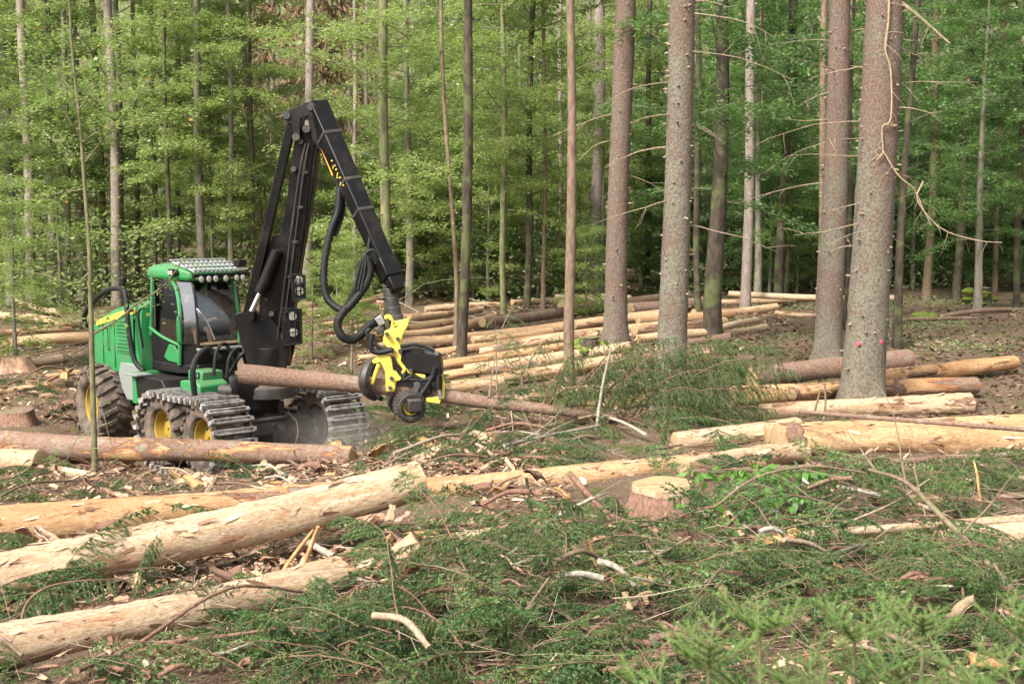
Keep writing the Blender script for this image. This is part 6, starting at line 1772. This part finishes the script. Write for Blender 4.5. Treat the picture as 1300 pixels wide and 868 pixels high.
stick([(1040, 742), (1060, 752), (1110, 756)], 5, 'short red-brown branch in the middle of the brash slope', 'twig', lift=.08, seed=38, twigs=2)
# more loose branches among the brash, alike but for their place
rs0 = random.Random(99)
for i, (px, py, rs) in enumerate(sample([(560, 640, 1300, 860, 5), (0, 780, 420, 866, 1.4), (540, 540, 880, 600, 1.5), (200, 595, 540, 640, 1), (360, 375, 620, 440, 1.6), (0, 430, 130, 540, .8)], 130, 321)):
    a = rs.uniform(-.6, .6) + rs.choice((0, math.pi)); L = rs.uniform(25, 85)
    p2 = (px + L * math.cos(a), py - L * math.sin(a) * .5); p1 = (px + L * .5 * math.cos(a), py - L * .25 * math.sin(a) - rs.uniform(0, 8))
    lab = ('loose reddish branch lying in the brash of the slope', 'loose branches in the brash slope') if py > 640 and px > 540 else \
          (('loose reddish branch lying in the brash below the logs', 'loose branches below the logs') if py > 640 else
           (('loose brown branch in the heap of debris behind the jib', 'loose branches behind the jib') if py < 445 and px > 300 else
            (('loose reddish branch among chips around the barked log', 'loose branches around the barked log') if px < 540 else ('loose reddish branch on the ground under the held tree', 'loose branches under the held tree'))))
    y0 = hit(px, py).y; f = 14 / y0
    if y0 < 20 and near_log(fhit(px, py) + Vector((0, 0, .25)), .12): continue
    mt = rs.choice(('twig', 'twig', 'brown', 'deadwood', 'greytwig'))
    cw_ = ('short ' if L < 45 else ('long ' if L > 68 else '')) + {'twig': 'reddish', 'brown': 'brown', 'deadwood': 'tan', 'greytwig': 'lichen-grey'}[mt]
    lab = (lab[0].replace('loose reddish', 'loose ' + cw_).replace('loose brown', 'loose ' + cw_ if lab[0].startswith('loose brown') else 'loose brown'), cw_ + ' ' + lab[1])
    o = stick([(px, py), p1, p2], rs.uniform(3.5, 8) * f, lab[0], mt, lift=rs.uniform(.0, .06), seed=400 + i, twigs=rs.choice((0, 1, 2)))
    o['group'] = lab[1]

# curved slabs of bark and split wood lying about
def slab_mesh(seed):
    rs = np.random.default_rng(seed); nx_, ny_ = 7, 4
    V = []
    for i in range(nx_):
        for j in range(ny_):
            u, v = i / (nx_ - 1) - .5, j / (ny_ - 1) - .5
            e = (.12 * rs.normal() if i in (0, nx_ - 1) else 0)
            V.append((u + e * .5, v * (.42 + .1 * rs.normal()), .10 - .38 * v * v + .05 * math.sin(u * 5 + seed) + .012 * rs.normal()))
    V = np.array(V); top = V.copy(); bot = V - [0, 0, .045]
    n_ = nx_ * ny_; F_ = []
    for i in range(nx_ - 1):
        for j in range(ny_ - 1):
            a = i * ny_ + j; q = (a, a + 1, a + ny_ + 1, a + ny_)
            F_ += [q, tuple(n_ + k for k in reversed(q))]
    per = [i * ny_ for i in range(nx_)] + [(nx_ - 1) * ny_ + j for j in range(1, ny_)] + [i * ny_ + ny_ - 1 for i in range(nx_ - 2, -1, -1)] + [j for j in range(ny_ - 2, 0, -1)]
    for k in range(len(per)):
        a, b = per[k], per[(k + 1) % len(per)]; F_.append((b, a, n_ + a, n_ + b))
    return np.concatenate([top, bot]), np.array(F_)
SLAB = [slab_mesh(i) for i in range(5)]
SM = {m: [np_mesh('bark_piece', v, f, MAT[m], False) for v, f in SLAB] for m in ('barkslab', 'palewood', 'splinter', 'twig')}
for i, (px, py, rs) in enumerate(sample([(100, 585, 560, 640, 4), (300, 660, 560, 760, 3), (540, 560, 720, 690, 3), (0, 560, 120, 620, 1), (40, 470, 110, 540, 1.5), (360, 385, 600, 440, 2), (600, 700, 1290, 860, 2.5), (0, 690, 300, 760, 1)], 210, 654)):
    p = fhit(px, py); mt = rs.choice(('barkslab', 'barkslab', 'palewood', 'splinter', 'twig'))
    if p.y < 20 and near_log(p + Vector((0, 0, .2)), .1): continue
    o = link('bark_piece', SM[mt][i % 5])
    sc = rs.uniform(.16, .42) * (1 if p.y < 20 else 1.4)
    o.matrix_basis = Matrix.Translation((p.x, p.y, p.z + .05 + .08 * rs.random() + heap(p.x, p.y) * .9)) @ Matrix.Rotation(rs.uniform(0, 6.28), 4, 'Z') @ Matrix.Rotation(rs.gauss(0, .45), 4, 'Y') @ Matrix.Rotation(rs.gauss(0, .5), 4, 'X') @ Matrix.Diagonal((sc, sc * rs.uniform(.5, 1), sc, 1))
    wh = 'on the chips between the barked log and peeled logs' if (px < 560 and py < 660 and py > 550) else ('in the debris beyond the harvester' if py < 550 else ('in the brash slope' if px > 560 and py > 690 else ('beside the longest peeled log' if px > 540 else 'around the splinters and half buried log')))
    kd = {'barkslab': 'pinkish curl of bark', 'palewood': 'pale split wood piece', 'splinter': 'orange split wood piece', 'twig': 'dark red curl of bark'}[mt]
    tag(o, '%s lying %s' % (kd, wh), 'bark' if 'bark' in kd else 'wood piece', '%s %s' % ({'barkslab': 'pinkish bark curls', 'palewood': 'pale wood pieces', 'splinter': 'orange wood pieces', 'twig': 'dark red bark curls'}[mt], wh))

# ------------------------------------------------------------------ leafy things near the camera
def big_leaves(P, D, seed, size):
    rs = np.random.default_rng(seed); n = len(P)
    Nn = unit(np.array([0, -.35, 1.0]) + rs.normal(size=(n, 3)) * .55)
    D = unit(D); S = unit(np.cross(D, Nn)); U = np.cross(S, D); sz = (size * rs.uniform(.6, 1.2, n))[:, None]
    out = [(0, 0, 0), (.2, .20, -.03), (.42, .30, -.05), (.7, .20, -.07), (1.1, 0, -.14), (.7, -.20, -.07), (.42, -.30, -.05), (.2, -.20, -.03)]
    V = np.stack([P + D * sz * a + S * sz * b + U * sz * c for a, b, c in out], 1).reshape(-1, 3)
    return V, np.arange(n * 8).reshape(-1, 8), rs.random(n)
lb = empty('leafy_branch', at(1040, 640, 14.2)); tag(lb, 'broken broad-leaved branch with green wilting leaves lying right of the big stump', 'branch')
base_ = lb.location.copy(); rs = random.Random(4); LP, LD = [], []
for i, (pxs, Ya, Yb_) in enumerate([([(1060, 640), (1000, 628), (950, 640), (905, 668)], 14.2, 13.6), ([(1040, 640), (990, 605), (940, 595), (885, 600)], 14.3, 14.5), ([(1060, 640), (1010, 660), (960, 690), (930, 705)], 14.1, 13.2), ([(1085, 610), (1040, 600), (1000, 592), (960, 588)], 14.5, 14.8), ([(1000, 628), (960, 615), (920, 625), (890, 640)], 14.1, 14.0), ([(950, 640), (930, 660), (900, 690)], 13.8, 13.2)]):
    pts = bez([at(x, y, Ya + (Yb_ - Ya) * j / (len(pxs) - 1)) - base_ for j, (x, y) in enumerate(pxs)], 6)
    m = len(pts); MB().tube(pts, [.013 * (1 - .75 * j / (m - 1)) for j in range(m)], 6).build('limb', MAT['brown'], lb)
    for j in range(4, m):
        for _ in range(5):
            d = Vector((rs.gauss(-.3, .7), rs.gauss(-.2, .6), rs.gauss(-.35, .4))); LP.append(tuple(pts[j] + d * rs.uniform(.01, .13))); LD.append(tuple(d))
V, Fq, tn = big_leaves(np.array(LP), np.array(LD), 5, .105)
link('leaves', np_mesh('leaves', V, Fq, MAT['leaf_big'], False, tn), lb)['kind'] = 'stuff'

# sapling standing before the harvester's rear wheel
sp0 = hit(121, 604); Ys_ = sp0.y
sap = empty('beech_sapling', sp0); tag(sap, 'thin bent beech sapling standing in front of the rear wheel, few leaves', 'tree', 'single beeches nearer the clearing')
def sp(px, py, dy=0): return at(px, py, Ys_ + dy) - sp0
tp = bez([sp(121, 612), sp(119, 540), sp(117, 460), sp(115, 380), sp(113, 310), sp(107, 230), sp(101, 150), sp(92, 70), sp(86, -40)], 5)
m = len(tp); MB().tube(tp, [.052 * (1 - .7 * j / (m - 1)) for j in range(m)], 9).build('trunk', MAT['olive'], sap, sharp=70)
LP, LD = [], []
rs = random.Random(14)
for pxs, dy, r_ in [([(117, 425), (150, 405), (175, 385), (205, 365), (222, 345), (240, 320)], -.3, .02), ([(114, 345), (95, 360), (60, 350), (10, 340), (-30, 338)], .2, .017), ([(113, 310), (120, 275), (128, 290)], 0, .013), ([(115, 320), (122, 300), (150, 297), (185, 290), (215, 280)], -.2, .012), ([(105, 210), (140, 165), (170, 130), (200, 90)], .3, .015), ([(103, 175), (80, 140), (50, 100), (15, 60)], -.3, .017), ([(108, 240), (75, 245), (40, 255), (0, 255)], .4, .014), ([(116, 420), (90, 408), (60, 403), (30, 402)], -.4, .012), ([(119, 545), (100, 555), (88, 575), (78, 610)], -.2, .010), ([(121, 500), (130, 520), (140, 560), (150, 585)], -.2, .010),
                    ([(100, 140), (120, 110), (135, 60), (160, 20)], 0, .014), ([(98, 120), (70, 90), (40, 50), (20, 20)], .3, .013), ([(103, 180), (140, 160), (190, 150), (230, 140)], -.4, .012)]:
    pts = bez([sp(x, y, dy * j / (len(pxs) - 1)) for j, (x, y) in enumerate(pxs)], 5); k = len(pts)
    MB().tube(pts, [r_ * (1 - .75 * j / (k - 1)) for j in range(k)], 6).build('limb', MAT['olive'], sap, sharp=70)
    low = pxs[0][1] > 470
    for j in range(3, k):
        for _ in range(1 if low else (22 if pxs[0][1] < 300 else 9)):
            d = Vector((rs.gauss(0, .8), rs.gauss(0, .8), rs.gauss(-.05, .15))); LP.append(tuple(pts[j] + d * rs.uniform(.02, .45) + Vector((0, 0, rs.gauss(0, .03))))); LD.append(tuple(d))
LP, LD = np.array(LP), np.array(LD)
V, Fq = leaves(LP, LD, unit(np.array([0, 0, 1.0]) + rng.normal(size=LP.shape) * .3), .085 * rng.uniform(.7, 1.2, len(LP)), .62)
link('crown', np_mesh('crown', V, Fq, MAT['leaf'], False, rng.random(len(LP))), sap)
# slim sapling behind the held stem
s2 = hit(446, 480); sap2 = empty('beech_sapling', s2); tag(sap2, 'very thin straight sapling stem rising below the hose bend', 'tree', 'single beeches nearer the clearing')
MB().tube(bez([Vector((0, 0, -.1)), at(447, 430, s2.y) - s2, at(450, 360, s2.y) - s2, at(452, 300, s2.y) - s2], 5), .03, 7).build('trunk', MAT['beech'], sap2)
add_crown(sap2, KL[0], 'leaf', (0, 0), 1, .45, 1.0, 1.0)

# young spruces close to the camera, only their tops in the frame
def young_spruce(px, py, Y, label, seed, spread=.42):
    top = at(px, py, Y); g = G(top.x, Y); H = top.z - g
    e = empty('young_spruce', (top.x, Y, g)); tag(e, label, 'tree', 'young spruces close in front')
    rs = random.Random(seed)
    MB().tube([(0, 0, -.1), (0, 0, H * .5), (0, 0, H)], [.022, .014, .004], 7).build('trunk', MAT['brown'], e)
    A, B, T, SA, SB = [], [], [], [], []
    z = H - .02; A.append((0, 0, H - .16)); B.append((0, 0, H)); T.append(.8)
    while z > H * .35:
        L = min(spread, .17 + (H - z) * .9); n_ = 5
        a0 = rs.uniform(0, 6.28)
        for q in range(n_):
            a = a0 + q * 6.28 / n_ + rs.gauss(0, .2); l = L * rs.uniform(.7, 1.1)
            p = Vector((0, 0, z)); d = Vector((math.cos(a), math.sin(a), rs.uniform(.35, .75)))
            for j in range(4):
                d = (d + Vector((0, 0, .05))).normalized(); p2 = p + d * l / 4
                A.append(tuple(p)); B.append(tuple(p2)); T.append(.3 + .17 * j); SA.append(tuple(p)); SB.append(tuple(p2))
                if j:
                    for sg in (-1, 1):
                        sd = d.cross(Vector((0, 0, 1))).normalized() * sg
                        dd = (d * .9 + sd * .8 + Vector((0, 0, .1))).normalized()
                        p3 = p + dd * l * .36
                        A.append(tuple(p)); B.append(tuple(p3)); T.append(.35 + .17 * j); SA.append(tuple(p)); SB.append(tuple(p3))
                p = p2
        z -= .24
    V, Fq, t = needles_on(np.array(A), np.array(B), 1000, .021, .0030, np.random.default_rng(seed), np.array(T))
    link('needles', np_mesh('needles', V, Fq, MAT['needle_young'], False, t), e)
    V, Fq = sticks(np.array(SA), np.array(SB), np.full(len(SA), .003), np.full(len(SA), .002), 4)
    link('limbs', np_mesh('limbs', V, Fq, MAT['brown'], True), e)['kind'] = 'stuff'
young_spruce(965, 795, 4.4, 'light green young spruce top beside the one with widest spread', 31)
young_spruce(1085, 806, 4.1, 'light green young spruce top with the widest spread close in front', 32, .55)
young_spruce(900, 840, 3.9, 'lowest light green young spruce top of the group', 33)
young_spruce(1172, 800, 4.5, 'light green young spruce top left of the pale split stake', 34)
young_spruce(1312, 805, 3.8, 'light green young spruce branch reaching in beside the arched pole', 35)

# ------------------------------------------------------------------ the driver
def driver():
    J = {'pel': (-.30, 0, 2.40), 'belly': (-.33, 0, 2.56), 'chest': (-.36, 0, 2.78), 'neck': (-.33, 0, 2.94), 'chin': (-.29, 0, 3.01), 'head': (-.29, 0, 3.10), 'crown': (-.30, 0, 3.19)}
    rad_ = {'pel': .15, 'belly': .14, 'chest': .155, 'neck': .062, 'chin': .075, 'head': .095, 'crown': .07}
    E = [('pel', 'belly'), ('belly', 'chest'), ('chest', 'neck'), ('neck', 'chin'), ('chin', 'head'), ('head', 'crown')]
    for s, t in ((-1, 'r'), (1, 'l')):
        for nm, p, r in (('sh', (-.36, s * .19, 2.84), .075), ('ub', (-.28, s * .27, 2.70), .055), ('el', (-.16, s * .30, 2.56), .047), ('fa', (-.02, s * .31, 2.58), .04), ('wr', (.08, s * .31, 2.61), .03), ('pa', (.14, s * .31, 2.63), .036),
                         ('hp', (-.20, s * .10, 2.38), .095), ('th', (.0, s * .13, 2.42), .082), ('kn', (.18, s * .15, 2.42), .062), ('ca', (.25, s * .15, 2.18), .055), ('an', (.28, s * .15, 1.93), .04), ('to', (.44, s * .16, 1.90), .04)):
            J[nm + t] = p; rad_[nm + t] = r
        E += [('chest', 'sh' + t)] + [(a + t, b + t) for a, b in (('sh', 'ub'), ('ub', 'el'), ('el', 'fa'), ('fa', 'wr'), ('wr', 'pa'), ('hp', 'th'), ('th', 'kn'), ('kn', 'ca'), ('ca', 'an'), ('an', 'to'))] + [('pel', 'hp' + t)]
        for q in range(5):
            yy = s * (.31 + (q - 1.5) * .017) if q < 4 else s * .27
            x1 = .185 if q < 4 else .15; z1 = 2.645 if q < 4 else 2.64
            J['f%d%s' % (q, t)] = (x1, yy, z1); rad_['f%d%s' % (q, t)] = .0085
            J['g%d%s' % (q, t)] = (x1 + .025 + .006 * (q % 3), yy, z1 - .03); rad_['g%d%s' % (q, t)] = .0075
            E += [('pa' + t, 'f%d%s' % (q, t)), ('f%d%s' % (q, t), 'g%d%s' % (q, t))]
    names = list(J); ix = {n_: i for i, n_ in enumerate(names)}
    W = [MW @ CMP @ Vector(J[n_]) for n_ in names]; b = W[0].copy()
    me = bpy.data.meshes.new('body'); me.from_pydata([tuple(w - b) for w in W], [(ix[a], ix[c]) for a, c in E], [])
    o = link('person', me); o.location = b
    o.modifiers.new('skin', 'SKIN'); sb = o.modifiers.new('sub', 'SUBSURF'); sb.levels = sb.render_levels = 2
    for i, n_ in enumerate(names): me.skin_vertices[0].data[i].radius = (rad_[n_], rad_[n_]); me.skin_vertices[0].data[i].use_root = n_ == 'pel'
    dg = bpy.context.evaluated_depsgraph_get()
    nm_ = bpy.data.meshes.new_from_object(o.evaluated_get(dg)); o.modifiers.clear(); o.data = nm_; nm_.name = 'person'
    skin = N('skin').set((.55, .33, .24), .55); shirt = N('dark_shirt').set((.045, .035, .035), .85); hair = N('short_hair').set((.06, .04, .025), .7); trou = N('work_shorts').set((.03, .03, .035), .85)
    nm_.materials.clear()
    for mm in (shirt, skin, trou): nm_.materials.append(mm)
    inv = (MW @ CMP).inverted()
    for p in nm_.polygons:
        c = inv @ (Vector(p.center) + b); p.use_smooth = True
        p.material_index = 1 if (c.z > 2.955 or c.x > -.08 and abs(c.y) > .24 or (c.x > .1 and c.z > 2.0 and c.z < 2.52 and abs(c.y) < .24)) else (2 if c.z < 2.5 and c.x > -.45 and abs(c.y) < .26 else 0)
    def hp(x, y, z): return MW @ CMP @ Vector((x, y, z)) - b
    m3 = (MW @ CMP).to_3x3()
    MB().lathe([(.104, -.01), (.112, .03), (.10, .075), (.06, .11), (.01, .12)], hp(-.315, 0, 3.12), m3, 16).build('hair', hair, o)
    MB().lathe([(.022, 0), (.016, .02), (.006, .045)], hp(-.195, 0, 3.075), m3 @ Matrix.Rotation(R(100), 3, 'Y'), 8).build('nose', skin, o)
    for s in (-1, 1):
        MB().lathe([(.012, 0), (.009, .006), (.002, .008)], hp(-.205, s * .034, 3.115), m3 @ Matrix.Rotation(R(90), 3, 'Y'), 8).build('eye', N('eye').set((.02, .015, .01), .2), o)
        MB().lathe([(.028, -.008), (.03, 0), (.02, .012)], hp(-.30, s * .095, 3.09), m3 @ Matrix.Rotation(R(90 * -s), 3, 'X'), 10).build('ear', skin, o)
    MB().box(hp(-.205, 0, 3.035), (.012, .045, .008), m3).build('mouth', N('lips').set((.35, .13, .11), .5), o)
    tag(o, 'person in dark shirt and shorts seated at the controls inside the cab', 'person')
driver()

# ------------------------------------------------------------------ sawdust blown up between the tracks and the head
dm = bpy.data.materials.new('sawdust_air'); dm.use_nodes = True
nt = dm.node_tree; nt.nodes.remove(nt.nodes['Principled BSDF'])
pv = nt.nodes.new('ShaderNodeVolumePrincipled'); pv.inputs['Color'].default_value = (.85, .78, .68, 1)
tc_ = nt.nodes.new('ShaderNodeTexCoord'); gr_ = nt.nodes.new('ShaderNodeTexGradient'); gr_.gradient_type = 'SPHERICAL'
nz_ = nt.nodes.new('ShaderNodeTexNoise'); nz_.inputs['Scale'].default_value = 2.6; nz_.inputs['Detail'].default_value = 2
mu_ = nt.nodes.new('ShaderNodeMath'); mu_.operation = 'MULTIPLY'; mu2 = nt.nodes.new('ShaderNodeMath'); mu2.operation = 'MULTIPLY'; mu2.inputs[1].default_value = .6
nt.links.new(tc_.outputs['Object'], gr_.inputs[0]); nt.links.new(tc_.outputs['Object'], nz_.inputs[0])
nt.links.new(gr_.outputs['Fac'], mu_.inputs[0]); nt.links.new(nz_.outputs['Fac'], mu_.inputs[1]); nt.links.new(mu_.outputs[0], mu2.inputs[0])
nt.links.new(mu2.outputs[0], pv.inputs['Density']); nt.links.new(pv.outputs[0], nt.nodes['Material Output'].inputs['Volume'])
dust = MB().lathe([(.02, -1), (.5, -.87), (.87, -.5), (1, 0), (.87, .5), (.5, .87), (.02, 1)], n=20).build('sawdust', dm)
dust.location = at(432, 556, 22.6); dust.scale = (1.25, .8, .6)
tag(dust, 'pale sawdust hanging in the air between the tracks and the head', 'dust', kind='stuff')
